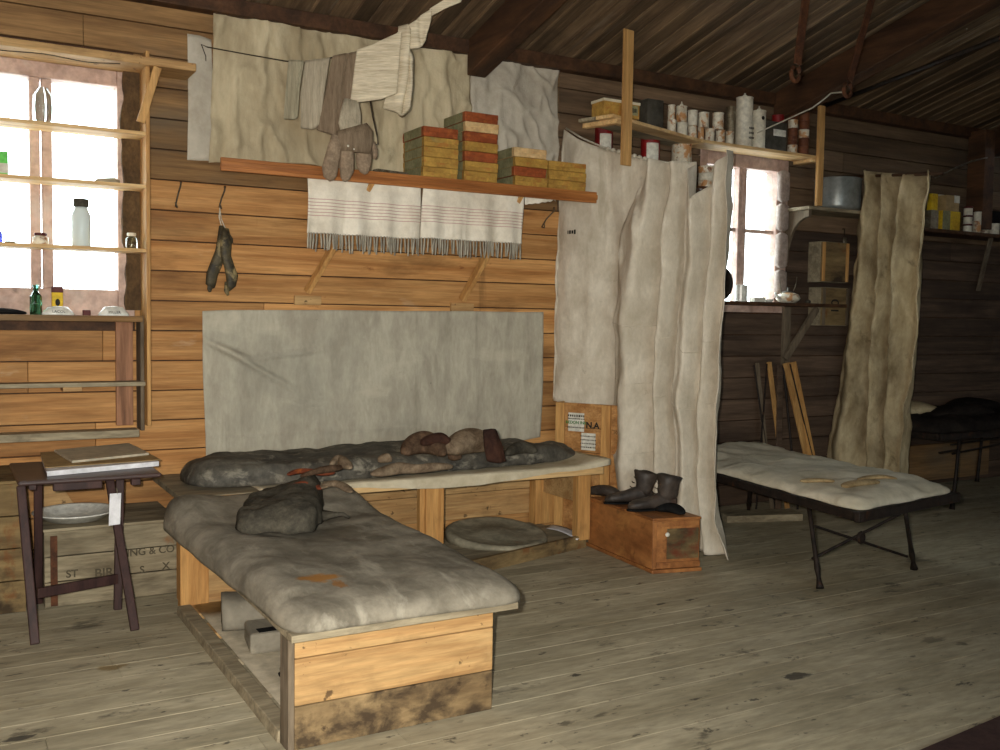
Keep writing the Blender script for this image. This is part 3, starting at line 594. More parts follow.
hc = flat(c, -.012, per=16, nv=64, na=.008, ns=4, seed=4)
def crease(a, b, w, d):
    a, b = U(*a, y=-.012), U(*b, y=-.012); ab = b - a
    for v in hc.v:
        t_ = max(0, min(1, (v - a).dot(ab) / ab.length_squared)); q = a + ab * t_
        dd = math.hypot(v.x - q.x, v.z - q.z); v.y -= d * math.exp(-(dd / w) ** 2) * math.sin(math.pi * (.15 + .7 * t_))
crease((205, 340), (295, 390), .014, .03); crease((255, 358), (320, 350), .011, .024); crease((215, 345), (250, 360), .02, .03); crease((206, 436), (540, 420), .015, .008); crease((330, 312), (332, 440), .008, .005)
tag(hc.build('canvas_sheet', M['headcloth'], smooth=True, solid=.003), 'large dark grey oiled canvas on the wall above the back bunk', 'canvas')
def hook(px, py, px2, py2, lab):
    a = U(px, py, y=-.004); b = U(px2, py2, y=-.05)
    t = thing('wall_hook', lab, 'hook', (b.x, -.001, b.z), 'iron hooks along the wall')
    m = MB(); m.lathe([(.001, 0), (.007, .001), (.007, .004), (.001, .006)], (0, 0, 0), 8); m.v = [Vector((a.x + v.x, -.001 - v.z, a.z + v.y)) for v in m.v]; m.build('nail_head', M['rust'], t)
    m = MB(); m.tube([(a.x, -.004, a.z), (a.x - .004, -.012, a.z - .02), (lerp(a.x, b.x, .6), -.02, lerp(a.z, b.z, .6)), (b.x, -.035, b.z - .005), (b.x + .006, -.055, b.z - .012), (b.x - .002, -.072, b.z - .004), (b.x - .008, -.076, b.z + .012)], .0045, 8); m.build('hook_wire', M['hookgrey'], t, smooth=True)
    return b
hook(181, 182, 176, 205, 'iron hook on wall just right of the window shelves')
g = hook(225, 187, 220, 206, 'iron hook holding the hanging dark gloves')
hook(554, 208, 543, 226, 'iron hook near the right end of the long shelf')
# gloves: a pair tied by a cord
a = U(220, 208, y=-.07)
t = thing('glove_pair', 'dark oily leather glove pair hanging by a cord from wall hook', 'gloves', (a.x, -.06, U(220, 292, y=-.06).z))
def pxtube(m, pts, y, radii, flat_=.55, n=12):
    P = [U(px, py, y=y + dy) for px, py, dy in pts]; s = depth(P[0]) / F; secs = []
    for i, p in enumerate(P):
        d = (P[min(i + 1, len(P) - 1)] - P[max(i - 1, 0)]).normalized(); side = d.cross(Vector((0, 1, 0))).normalized(); secs.append((p, side * radii[i] * s, Vector((0, 1, 0)) * radii[i] * s * flat_))
    return m.loft(secs, n, 2.2)
m = MB(); pxtube(m, [(222, 226, 0), (223, 240, 0), (221, 252, 0), (217, 262, 0), (212, 274, 0), (211, 284, 0), (213, 288, 0)], -.06, [3, 6, 6, 6, 6, 5, 2]); pxtube(m, [(210, 281, 0), (209.5, 289, -.005), (210, 292, -.005)], -.06, [2.2, 2.4, 1.2])
m.build('glove', M['glove'], t, smooth=True, wrinkle=.004, wscale=30)
m = MB(); pxtube(m, [(226, 228, 0), (226, 242, -.01), (226, 256, -.01), (229, 266, -.01), (232, 276, -.01), (231, 285, -.01), (228, 290, -.01)], -.085, [3, 6, 5, 5, 6, 5, 2]); pxtube(m, [(227, 282, 0), (226.5, 291, 0), (228, 295, 0)], -.09, [2.5, 2.6, 1.5]); pxtube(m, [(228, 236, 0), (231, 240, 0), (232, 243, 0)], -.085, [3, 2.6, 1.4])
m.build('glove', M['glove'], t, smooth=True, wrinkle=.004, wscale=30)
m = MB(); z0 = a.z; q1 = U(222, 228, y=-.06); q2 = U(226, 230, y=-.085); m.tube([q1, (a.x - .005, -.07, a.z - .05), (a.x - .002, -.074, a.z), (a.x + .004, -.08, a.z - .06), q2], .003, 6); m.build('cord', M['white_cord'], t)
# ================================================================== long shelf with cartons, towels
LS = (-.33, 0)
p0, p1 = U(221, 158.3, y=-.33), U(597, 191, y=-.33); ztop = (p0.z + p1.z) / 2; q0 = U(221, 170.5, y=-.33); q1 = U(597, 203, y=-.33); zb = (q0.z + q1.z) / 2
LX0, LX1 = p0.x, p1.x
t = thing('long_shelf', 'long varnished orange wall shelf carrying carton stacks', 'shelf', ((LX0 + LX1) / 2, -.16, zb))
m = MB(); m.box(LX0 + .07, LX1, -.31, -.035, ztop - .026, ztop); m.build('board', M['orange_pine'], t, bevel=.003)
m = MB(); m.box(LX0, LX1, -.33, -.311, zb, ztop); m.box(LX0, LX1 + .003, -.337, -.3305, zb + .02, ztop - .018); m.build('front_moulding', M['orange_pine'], t, bevel=.004)
for (pa, pb) in (((307, 292), (331, 254)), ((462, 300), (488, 254))):
    a = U(*pa, y=-.03); b = U(*pb, y=-.15); d = Vector((b.x - a.x, -.12, b.z - a.z)); k = (zb + .02 - a.z) / d.z
    e = a + d * k; e.y = max(e.y, -.29)
    m = MB(); m.beam((a.x, -.03, a.z), (e.x, e.y, zb + .025), .055, .028, (1, 0, 0)); m.build('strut', M['bunk_pine_v'], t, bevel=.003)
    m = MB(); m.box(a.x - .07, a.x + .09, -.022, -.001, a.z - .075, a.z - .02); m.build('wall_block', M['bunk_pine'], t, bevel=.003)
CH = .0575
stackdef = [('leftmost', 423.5, 458.3, 'R Y Y Y Y', -.325), ('tall second', 464.6, 498, 'Y Y R Y R P R', -.325), ('third', 515, 547.5, 'Y R Y P', -.32), ('low rightmost', 549.5, 587, 'Y Y Y', -.315)]
names = {'R': ('rust red carton', 'carton_rust'), 'Y': ('mustard carton', 'carton'), 'P': ('pale carton', 'carton_pale')}
ordn = ['bottom', 'second', 'third', 'fourth', 'fifth', 'sixth', 'seventh']
def carton(x0, x1, y0, y1, z0, kind, lab):
    h = CH - .001; m = MB(); m.box(x0 + .002, x1 - .002, y0 + .002, y1 - .002, z0 + .0005, z0 + h - .001); o = tag(m.build('carton', M[names[kind][1]], bevel=.003), lab, 'box', 'cartons on the long shelf')
    m = MB(); m.box(x0, x1, y0, y1, z0 + h * .45, z0 + h); m.build('lid', M[names[kind][1]], o, bevel=.004)
    m = MB(); m.box(x0 - .0012, x0 + .0 - .0002, y0 + .03, y1 - .03, z0 + .002, z0 + h - .001); m.build('paper_band', M['band'], o)
    return o
for nm, a, b, ks, yf in stackdef:
    if nm == 'leftmost': ks = 'Y Y Y Y R'
    x0 = U(a, 170, y=yf).x; x1 = U(b, 170, y=yf).x
    ks = ks.split()
    for i, kd in enumerate(ks):
        j = random.uniform(-.004, .004); dz = .04 if (nm == 'tall second' and i > 4) else 0
        top = ', topmost' if i == len(ks) - 1 else ', ' + ordn[i] + ' from below' if i else ', bottom one'
        carton(x0 + j, x1 + j, yf + random.uniform(0, .006), yf + .30 + dz * .3, ztop + .0005 + i * CH, kd, '%s%s of the %s carton stack on the long shelf' % (names[kd][0], top, nm))
# grey flat metal thing on the shelf in front of the cartons
a = U(376, 170, y=-.29); b = U(408, 171, y=-.29)
m = MB(); m.hexa([(a.x, -.315, ztop + .001), (b.x, -.30, ztop + .001), (b.x - .01, -.25, ztop + .001), (a.x - .01, -.26, ztop + .001)], [(a.x, -.315, ztop + .02), (b.x, -.30, ztop + .014), (b.x - .01, -.25, ztop + .014), (a.x - .01, -.26, ztop + .02)])
tag(m.build('metal_clip', M['hookgrey'], bevel=.004), 'flat grey metal piece on the long shelf left of the cartons', 'metal piece')
# towels
def towel(x0px, x1px, yt, yb, yfr, lab, seed):
    y = -.30; a = U(x0px, yt, y=y); b = U(x1px, yb, y=y); zlo = U((x0px + x1px) / 2, yb, y=y).z; zf = U((x0px + x1px) / 2, yfr, y=y).z
    zt_ = zb + .015
    n = 5
    def fn(u, v):
        x = lerp(a.x, b.x, u); z = lerp(zt_, zlo, v); s = math.sin(u * n * math.pi * 1.6 + seed) * .014 * (.3 + v) + (.012 if abs(u - .36) < .05 else 0) * v
        return Vector((x + .006 * math.sin(v * 3 + seed) , y + .0 + s + noise.noise(Vector((x * 6, z * 6, seed))) * .008, z))
    m = MB().grid(fn, 60, 20)
    o = m.build('towel', M['towel'], smooth=True, solid=.004); tag(o, lab, 'towel', 'striped towels under the long shelf')
    m = MB(); k = 40
    for i in range(k):
        u = (i + .5) / k; p = fn(u, 1); L_ = (zlo - zf) * random.uniform(.82, 1.08); dx = random.uniform(-.008, .008)
        m.tube([p + Vector((0, 0, .004)), p + Vector((dx * .5, random.uniform(-.004, .004), -L_ * .5)), p + Vector((dx, random.uniform(-.006, .006), -L_))], [.0055, .0065, .0045], 5)
    m.build('fringe', M['fringe'], o); return o
towel(307.5, 420, 182, 236, 253, 'left cream striped fringed towel hanging under the long shelf', 0.3)
towel(422.5, 523.5, 190, 241, 257, 'right cream striped fringed towel hanging under the long shelf', 2.1)
# cream rag end further right
a = U(525, 196, y=-.28); b = U(556, 207, y=-.28)
m = MB().grid(lambda u, v: Vector((lerp(a.x, b.x, u), -.28 + .01 * math.sin(u * 7), lerp(zb + .02, a.z - .05 + .035 * u + noise.noise(Vector((u * 6, 0, 1))) * .018, v))), 20, 8)
tag(m.build('rag', M['towel'], smooth=True, solid=.004), 'short torn white rag right of the striped towels', 'rag')
# ================================================================== clothesline and washing
def ly(px): return -.03 - max(0, (px - 207)) * .0028
def L3(px, py): return U(px, py, y=ly(px))
line = [(207, 47), (245, 54), (285, 61), (305, 63), (330, 58), (356, 52), (380, 43), (405, 30), (432, 14), (455, 2), (500, -22)]
P = [L3(*q) for q in line]
t = thing('clothesline', 'dark clothesline sagging from the wall up to the roof', 'clothesline', (P[0].x, -.02, P[0].z - .08))
m = MB(); m.tube(P, .0035, 6); m.build('cord', M['cord'], t, smooth=True)
m = MB(); m.tube([(P[0].x - .0, -.002, P[0].z - .11), (P[0].x - .006, -.028, P[0].z - .05), (P[0].x - .03, -.03, P[0].z + .01), P[0]], .003, 6); m.build('tie', M['cord'], t)
def wash(cols, off=0.0, **k): return cloth(cols, lambda px, py: U(px, py, y=ly(px) + off), (.25, -1, 0), **k)
def double(nm, lab, cat, cols, mat, th, off=-.012, group=None, **k):
    m = wash(cols, off, **k); return tag(m.build(nm, M[mat], smooth=True, solid=th), lab, cat, group)
double('sock', 'grey green knitted sock, leftmost on the clothesline', 'sock', [([(289, 60), (286, 90), (284, 119)], 0), ([(296, 61), (292, 90), (291, 120)], .02), ([(304, 61), (300, 90), (298, 117)], 0)], 'sock1', .014, per=8, nv=20, na=.004)
double('sock', 'oatmeal knitted sock, second from the left on the clothesline', 'sock', [([(305, 61), (301, 95), (301, 128)], 0), ([(315, 60), (311, 95), (311, 130)], .02), ([(330, 58), (324, 95), (320, 124)], 0)], 'sock2', .014, per=8, nv=20, na=.005)
double('scarf', 'wide taupe knitted scarf folded over the clothesline', 'scarf', [([(333, 56), (325, 95), (317, 130)], 0), ([(344, 54), (336, 95), (329, 135)], .018), ([(350, 53), (342, 95), (338, 136)], .0), ([(357, 52), (350, 95), (345, 136)], .016), ([(362, 49), (356, 95), (350, 128)], .0)], 'brownknit', .014, per=8, nv=24, na=.004)
double('jersey', 'cream ribbed wool jersey hanging on the clothesline', 'jersey', [([(357, 50), (354, 75), (350, 103)], 0), ([(372, 45), (367, 75), (362, 102)], .015), ([(388, 37), (384, 70), (378, 100)], .03), ([(397, 33), (394, 65), (392, 95)], .03), ([(401, 32), (399, 60), (397, 92)], -.02)], 'jersey', .016, off=-.035, per=8, nv=26, na=.006)
double('undershirt', 'rough cream woollen garment doubled behind the ribbed jersey', 'garment', [([(399, 27), (396, 70), (383, 108)], .0), ([(404, 26), (401, 75), (393, 114)], .04), ([(408, 45), (408, 80), (402, 117)], .0), ([(409, 60), (409, 85), (407, 108)], .03)], 'jersey', .022, off=-.010, per=8, nv=26, na=.006)
double('rag', 'frayed cream rag at the upper end of the clothesline', 'rag', [([(402, 29), (405, 40), (408, 49)], 0), ([(412, 22), (413, 36), (416, 49)], .015), ([(422, 15), (422, 30), (423, 46)], -.01), ([(431, 9), (430, 20), (424, 40)], .01)], 'jersey', .008, off=-.02, per=6, nv=16, na=.006)
double('rag', 'thin twisted rag strip beside the roof beam on clothesline', 'rag', [([(430, 9), (431, 12), (432, 16)], 0), ([(442, 1), (443, 5), (444, 9)], .01), ([(462, -8), (462, -4), (461, 2)], 0)], 'jersey', .012, off=-.01, per=6, nv=10, na=.01)
# pair of mittens slung on a cord round the jersey
ym = ly(350) - .07
t = thing('mitten_pair', 'taupe felt mitten pair with cuffs dangling over the long shelf', 'mittens', tuple(U(345, 182, y=ym)))
def mit(pts, rad, thumb=None):
    m = MB(); pxtube(m, pts, ym, rad, .5, 16)
    if thumb: pxtube(m, *thumb, .6, 10)
    return m
mit([(337, 136, 0), (335, 146, 0), (332, 158, 0), (330, 168, 0), (330, 176, 0), (332, 181, 0)], [6, 7, 8, 8.2, 7, 2.5], ([(346, 140, .0), (347, 155, 0), (346.5, 170, 0), (345, 178, 0), (344, 181, 0)], ym, [6, 7.5, 8, 5.5, 2])).build('mitten', M['mitten'], t, smooth=True, wrinkle=.004, wscale=14)
mit([(364, 146, .02), (364, 156, .02), (364, 166, .02), (365, 171, .02), (366, 174, .02)], [8, 8.6, 7.6, 5.5, 2], ([(372, 142, .0), (375, 150, 0), (375, 156, 0), (374, 159, 0)], ym, [3, 3.4, 3, 1.4])).build('mitten', M['mitten'], t, smooth=True, wrinkle=.004, wscale=14)
m = MB(); pxtube(m, [(352, 100, .01), (351, 112, .01), (350, 124, 0), (352, 130, 0)], ym, [8, 11, 12, 12], .3, 16); m.build('cuff', M['sock2'], t, smooth=True, wrinkle=.004)
m = MB(); pxtube(m, [(352, 127, 0), (355, 134, -.01), (356, 142, -.01), (356, 152, -.01)], ym, [17, 19.5, 19, 15.5], .26, 18); m.build('cuff', M['brownknit'], t, smooth=True, wrinkle=.004)
for q in ((348, 146), (354, 149)):
    p = U(*q, y=ym - .03); m = MB(); m.lathe([(.001, 0), (.006, .001), (.006, .003), (.001, .004)], (0, 0, 0), 10); m.v = [Vector((p.x + v.x, p.y - v.z, p.z + v.y)) for v in m.v]; m.build('button', M['white_label'], t)
m = MB(); m.tube([U(370, 100, y=ym), U(373, 118, y=ym), U(377, 135, y=ym - .005), U(378, 144, y=ym), U(372, 146, y=ym)], .004, 6); m.build('neck_cord', M['cord'], t)
# ================================================================== bunk under the wall canvas (back bunk)
BT = .515
t = thing('back_bunk', 'plank bunk along the wall under the grey canvas', 'bunk', (2.2, -.4, 0))
BX0, BX1 = .98, 3.42
m = MB(); m.box(BX0, BX1, -.76, -.03, BT - .03, BT); m.build('bed_board', M['grey_wood'], t, bevel=.004)
m = MB(); m.box(BX0, BX1, -.775, -.7605, BT - .045, BT - .003); m.build('front_rail', M['pale_pine'], t, bevel=.003)
a = U(425, 500, y=-.74).x; b = U(443, 500, y=-.74).x
m = MB(); m.box(a, b, -.755, -.70, .0, BT - .031); m.box(a - .03, a - .001, -.74, -.70, 0, BT - .031); m.build('leg', M['bunk_pine_v'], t, bevel=.003)
a = U(582, 500, y=-.70).x; m = MB(); m.box(a, a + .09, -.66, -.60, .0525, BT - .031); m.build('leg', M['bunk_pine_v'], t, bevel=.003)
a = U(534, 500, y=-.12).x; b = U(556, 500, y=-.12).x; m = MB(); m.box(a, b, -.14, -.06, .0525, BT - .031); m.build('leg', M['bunk_pine_v'], t, bevel=.003)
m = MB(); m.box(BX0, .98 + .05, -.70, -.64, 0, BT - .031); m.build('leg', M['bunk_pine_v'], t, bevel=.003)
m = MB(); m.cur = .4; m.box(1.2, BX1, -.055, -.032, .28, BT - .031); m.cur = .7; m.box(1.2, BX1, -.05, -.032, .115, .276); m.build('back_panel', M['bunk_pine'], t, bevel=.003)
m = MB(); m.hexa([(1.85, -.86, .03), (2.55, -.84, .03), (3.39, -.585, .03), (3.39, -.06, .03), (1.85, -.06, .03)][0:1] + [(2.5, -.85, .03), (3.39, -.585, .03), (3.39, -.06, .03)], [(1.85, -.86, .052), (2.5, -.85, .052), (3.39, -.585, .052), (3.39, -.06, .052)]); m.add([(1.85, -.86, .03), (3.39, -.06, .03), (1.85, -.06, .03), (1.85, -.86, .052), (3.39, -.06, .052), (1.85, -.06, .052)], [(0, 1, 2), (3, 5, 4), (0, 2, 5, 3), (1, 4, 5, 2), (0, 3, 4, 1)]); m.build('platform', M['grey_wood'], t)
m = MB(); m.hexa([(2.2, -.985, 0), (3.40, -.64, 0), (3.385, -.615, 0), (2.2, -.955, 0)], [(2.2, -.985, .08), (3.40, -.64, .08), (3.385, -.615, .08), (2.2, -.955, .08)]); m.build('kick_board', M['crate_rust'], t, bevel=.004)
m = MB(); m.box(BX1 - .02, BX1, -.64, -.06, .26, BT - .031); m.build('end_panel', M['bunk_pine'], t, bevel=.003)
# white sheet over the bed board
def sh(u, v):
    x = lerp(1.35, 3.46, u); 
    if v < .5: y = lerp(-.06, -.782, v / .5); z = BT + .006
    else: y = -.782 - .006 * math.sin(u * 21); z = lerp(BT + .006, BT - .035 + .02 * math.sin(u * 9), (v - .5) / .5)
    if u > .86: z += .035 * ((u - .86) / .14) ** 1.5 if v < .5 else .035 * ((u - .86) / .14) ** 1.5
    return Vector((x, y, z + abs(noise.noise(Vector((x * 5, y * 5, 0)))) * .008))
m = MB().grid(sh, 60, 24); tag(m.build('bed_sheet', M['pale_cloth'], smooth=True, solid=.004), 'pale canvas sheet spread on the back bunk under the dark bag', 'sheet')
# dark bag (sleeping bag)
zb0 = BT + .016
def bagh(u, v): return .80 + .25 * math.exp(-((u - .5) / .22) ** 2) * (v > .0) * v + .35 * math.exp(-((u - .03) / .12) ** 2) - .12 * max(0, u - .8) / .2
m = MB(); m.pad([(1.06, -.73), (3.40, -.60), (3.56, -.14), (1.06, -.10)], zb0, .125, 3.6, 90, 36, 5, .024, bagh, 3.0)
tag(m.build('sleeping_bag', M['bag'], smooth=True, wrinkle=.006, wscale=13), 'long dark oilskin sleeping bag stretched on the back bunk', 'sleeping bag')
ZB = zb0 + .115
def lump(nm, lab, cat, mat, pts, radii, flat_=.7, z0=ZB, group=None, wr=.014, n=20, sub=2, dz=None):
    """soft roll on the bunk: pts = (px, py) of its axis, radii in pixels; it rests at z0"""
    secs = []; P = []
    for px, py in pts: P.append((px, py))
    Q = [];
    for (px, py), r in zip(P, radii):
        p = U(px, py, z=z0 + .03); s = depth(p) / F; Q.append((p, r * s))
    for i, (p, r) in enumerate(Q):
        d = Q[min(i + 1, len(Q) - 1)][0] - Q[max(i - 1, 0)][0]; d.z = 0
        d.normalize(); side = Vector((-d.y, d.x, 0)); c = Vector((p.x, p.y, z0 + r * flat_ + (dz[i] if dz else 0))); secs.append((c, side * r, Vector((0, 0, r * flat_))))
    m = MB(); m.loft(secs, n, 2.2); o = m.build(nm, M[mat], smooth=True, sub=sub, wrinkle=wr, wscale=19); return tag(o, lab, cat, group)
G = 'woollen clothes on the dark bag'
lump('fur_mitt', 'plump brown fur mitt lying mid way on the dark bag', 'mitt', 'brown_wool', [(404, 452), (412, 449), (425, 448), (438, 450), (444, 453)], [5, 11, 13, 10, 4], .95, ZB, G)
lump('woollen_cap', 'dark brown cap behind the brown fur mitt on the bag', 'cap', 'dark_hide', [(420, 441), (432, 440), (444, 440), (452, 441)], [4, 8, 9, 4], .8, ZB + .055, G)
_f = lump('sock', 'fawn wool sock in front of the brown fur mitt', 'sock', 'pale_wool', [(370, 465), (385, 463), (400, 460), (415, 461), (430, 460), (444, 458), (452, 456)], [3, 6, 7, 5.5, 6, 6, 3], .8, ZB - .01, G); _f.location.z -= .035
lump('blanket_roll', 'thick fawn woollen roll beside the dark flap on the bag', 'blanket', 'pale_wool', [(448, 452), (458, 449), (470, 447), (484, 446), (492, 446)], [8, 14, 15, 13, 6], .85, ZB, G)
lump('wool_ball', 'round dark brown wool bundle in front of the fawn roll', 'bundle', 'brown_wool', [(449, 456), (456, 455), (462, 455)], [4, 8, 4], .9, ZB - .04, G)
_s = lump('sock', 'small pale folded sock left of the brown fur mitt', 'sock', 'pale_wool', [(378, 457), (385, 456), (393, 456)], [3, 6, 3], .9, ZB - .03, G)
lump('strap', 'brown woollen strip at the left middle of the dark bag', 'strap', 'brown_wool', [(300, 472), (315, 469), (330, 466), (345, 463)], [3, 5, 6, 3], .7, ZB - .015, G)
lump('scarf', 'knotted fawn scarf between brown strip and fawn sock', 'scarf', 'pale_wool', [(330, 462), (336, 459), (343, 461), (352, 465)], [4, 7, 7, 3], .8, ZB - .01, G)
# upright dark hide flap
p = U(490, 458, z=ZB); 
c = [([(483, 430), (484, 445), (487, 461)], 0), ([(489, 428), (493, 445), (496, 462)], .03), ([(494, 430), (500, 445), (504, 461)], .01)]
m = cloth(c, lambda px, py: U(px, py, y=p.y), (0, -1, 0), per=6, nv=14, na=.006); _h = m.build('hide_flap', M['dark_hide'], smooth=True, solid=.022); tag(_h, 'dark brown hide flap standing up from the bag', 'hide', G)
lump('mitt', 'grey brown felt mitt right of the dark hide flap', 'mitt', 'felt', [(506, 452), (515, 448), (526, 447), (537, 449)], [4, 8, 9, 4], .7, ZB - .03, G)
# wooden crate end behind, standing on the bunk's right end
a = U(553, 402, y=-.20); b = U(621, 412, y=-.47); zc0 = BT + .02
A = Vector((U(553, 430, y=-.16).x + .03, -.16, zc0)); Bc = Vector((U(621, 440, y=-.54).x, -.54, zc0)); hh = .36
hh = U(556, 402, y=-.16).z - zc0
dx = (Bc - A).normalized(); nr = Vector((dx.y, -dx.x, 0))
if nr.y > 0: nr = -nr
Z = Vector((0, 0, 1)); W_ = (Bc - A).length
t = thing('wooden_crate', 'upended pine crate with paper labels right of the back bunk', 'crate', (A.x, A.y, 0))
def panel(u0, u1, z0, z1, d0, d1, nm, mat):
    pts = [A + dx * (u0 * W_) + nr * d0, A + dx * (u1 * W_) + nr * d0, A + dx * (u1 * W_) + nr * d1, A + dx * (u0 * W_) + nr * d1]
    m = MB(); m.hexa([q + Z * z0 for q in pts], [q + Z * z1 for q in pts]); return m.build(nm, M[mat], t, bevel=.003)
panel(.0, 1, .001 - zc0, -.001, -.008, .008, 'plank', 'wall'); panel(.0, 1, .001, hh * .5 - .001, -.008, .008, 'plank', 'wall'); panel(.0, 1, hh * .5 + .001, hh, -.008, .008, 'plank', 'wall')
panel(.0, .14, .002 - zc0, hh, .009, .026, 'batten', 'bunk_pine_v'); panel(.72, .86, .002 - zc0, hh, .009, .034, 'batten', 'bunk_pine_v'); panel(1.0, 1.02, .002 - zc0, hh, -.24, .008, 'side_board', 'bunk_pine'); panel(-.02, .0, .002 - zc0, hh, -.16, .008, 'side_board', 'bunk_pine')
panel(.19, .44, hh * .42, hh * .80, .0085, .0105, 'paper_label', 'white_label'); panel(.40, .62, hh * .05, hh * .40, .0085, .0105, 'paper_label', 'white_label')
text('REDON INK', .027, M['green_ink'], t, A + dx * (.315 * W_) + nr * .0106 + Z * (hh * .60), dx, Z, bold=.0007)
for zf_, hz, nn in ((.74, .016, 9), (.68, .010, 12), (.50, .010, 11)): scribble(t, A + dx * (.315 * W_) + nr * .0106 + Z * (hh * zf_), dx, Z, .12, hz, M['stencil'], nn, nrm=nr)
text('N.A', .055, M['ink'], t, A + dx * (.57 * W_) + nr * .0085 + Z * (hh * .56), dx, Z, bold=.002)
text('10', .03, M['ink'], t, A + dx * (.92 * W_) + nr * .0085 + Z * (hh * .45), dx, Z)
for k in range(4): scribble(t, A + dx * (.51 * W_) + nr * .0106 + Z * (hh * (.11 + .075 * k)), dx, Z, .11, .009, M['stencil'], 9 + k, nrm=nr)
# under the back bunk: stained round leather, papers, old box
p = U(502, 534, z=.08)
t_ = MB(); prof = [(.002, .018), (.10, .022), (.13, .012), (.26, .014), (.29, .022), (.315, .026), (.335, .016), (.335, .001)]; t_.lathe(prof[::-1], (p.x, p.y, .0525), 36); t_.v = [Vector((p.x - .04 + (v.x - p.x) * .92, p.y + (v.y - p.y) * .95, v.z + .05 * max(0, (v.y - p.y + .30) / .6) * (1 if v.z > .056 else 0))) for v in t_.v]
tag(t_.build('leather_disc', M['disc'], smooth=True, wrinkle=.006, wscale=9), 'round stained grey leather lying under the back bunk', 'leather')
a = [U(552, 525, z=.06), U(583, 537, z=.06), U(577, 541, z=.06), U(546, 529, z=.06)]
m = MB(); m.grid(lambda u, v: (a[0] * (1 - u) + a[1] * u) * (1 - v) + (a[3] * (1 - u) + a[2] * u) * v + Vector((0, 0, .004 + .015 * math.sin(u * 3))), 12, 4); tag(m.build('paper_sheet', M['paper'], smooth=True, solid=.002), 'curled white paper beside the leather disc under the bunk', 'paper')
# ================================================================== front bunk
t = thing('front_bunk', 'low pine bunk with plank end nearest the camera', 'bunk', (1.3, -1.7, 0))
FX0, FX1, FY0, FY1, FZ = .955, 1.675, -2.545, -.80, .372
m = MB()
for k, (za, zb_) in enumerate(((.002, .142),)): m.box(FX0 + .002, FX1, FY0, FY0 + .024, za, zb_)
m.build('end_plank', M['bunk_dirty'], t, bevel=.003)
m = MB(); m.cur = .6; m.box(FX0 + .002, FX1, FY0, FY0 + .024, .145, .296); m.build('end_plank', M['bunk_pine'], t, bevel=.003)
m = MB(); m.cur = .9; m.box(FX0 + .002, FX1, FY0, FY0 + .024, .299, FZ); m.build('end_plank', M['bunk_pine'], t, bevel=.003)
m = MB(); m.box(FX0 - .02, FX0 + .001, FY0 - .002, FY0 + .085, 0, FZ); m.build('leg', M['grey_wood_v'], t, bevel=.003)
m = MB(); m.box(FX1 - .03, FX1 - .001, FY0 + .025, FY0 + .10, .045, FZ); m.build('leg', M['grey_wood_v'], t, bevel=.003)
m = MB(); m.box(FX0 - .01, 1.075, -.90, -.84, 0, FZ); m.build('leg', M['bunk_pine_v'], t, bevel=.003)
m = MB(); m.cur = .3; m.box(1.076, FX1, -.88, -.855, .02, .19); m.cur = .8; m.box(1.076, FX1, -.88, -.855, .193, FZ); m.build('back_panel', M['bunk_pine'], t, bevel=.003)
m = MB(); m.hexa([(FX0 - .03, FY0 + .085, 0), (FX0 + .035, FY0 + .085, 0), (FX0 + .035, -.905, 0), (FX0 - .03, -.905, 0)], [(FX0 - .025, FY0 + .085, .04), (FX0 + .035, FY0 + .085, .04), (FX0 + .035, -.905, .04), (FX0 - .025, -.905, .04)]); m.build('sill', M['grey_wood'], t, bevel=.004)
m = MB(); m.box(FX1 - .05, FX1, FY0 + .10, -.905, 0, .04); m.build('sill', M['grey_wood'], t, bevel=.004)
for yy in (-2.1, -1.72, -1.36, -1.05):
    m = MB(); m.box(FX0 + .036, FX1 - .051, yy, yy + .16, .006, .034); m.build('slat', M['grey_wood'] if yy < -1.5 else M['bunk_pine'], t, bevel=.003)
m = MB(); m.box(.925, 1.738, -2.612, -.79, FZ + .0005, FZ + .024); m.build('bed_board', M['grey_wood'], t, bevel=.003)
MZ = FZ + .0245
def mh(u, v):
    h = .95 + .12 * math.sin(u * 5 + v * 3) * .5
    return h + 1.55 * max(0, (v - .74) / .26) ** 1.2 + .22 * math.exp(-((u - .05) / .15) ** 2) * (v > .1) + .12 * (1 - v)
m = MB(); m.pad([(.918, -2.612), (1.785, -2.622), (1.83, -.78), (.865, -.78)], MZ, .082, 14, 50, 76, 3, .013, mh, 1.0, 2.2)
tag(m.build('mattress', M['mattress_stained'], smooth=True, wrinkle=.006, wscale=5), 'grey canvas covered mattress on the front bunk', 'mattress')
ZM = MZ + .11
# --- things on and under the front bunk
c4 = [U(231, 530, z=ZM), U(318, 532, z=ZM), U(325, 494, z=ZM + .02), U(250, 497, z=ZM + .02)]
def gh(u, v): return .55 + .25 * u + .35 * math.exp(-((u - .75) / .25) ** 2) * v
m = MB(); m.pad(c4, ZM - .012, .14, 5, 40, 30, 9, .016, gh, 5.0, 2.4)
tail = [U(318, 516, z=ZM), U(332, 515, z=ZM + .01), U(343, 515, z=ZM + .02), U(349, 519, z=ZM)]
m2 = MB(); m2.tube(tail, [.03, .02, .012, .006], 8)
m.add(m2.v, m2.f)
tag(m.build('felt_garment', M['felt'], smooth=True, wrinkle=.012, wscale=16), 'folded dark grey felt garment on the front mattress', 'garment')
for pts, rr, mat, nm, lab in (([(288, 486), (297, 483), (310, 482), (322, 485)], [4, 7, 7, 4], 'strap', 'leather_strap', 'rust brown leather roll behind the dark felt garment'), ([(318, 485), (330, 481), (343, 482), (352, 488)], [4, 7, 7, 4], 'pale_wool', 'tan_rag', 'crumpled tan rag right of the rust brown leather roll')):
    lump(nm, lab, 'leather' if mat == 'strap' else 'rag', mat, pts, rr, .55, ZM + .085, wr=.012)
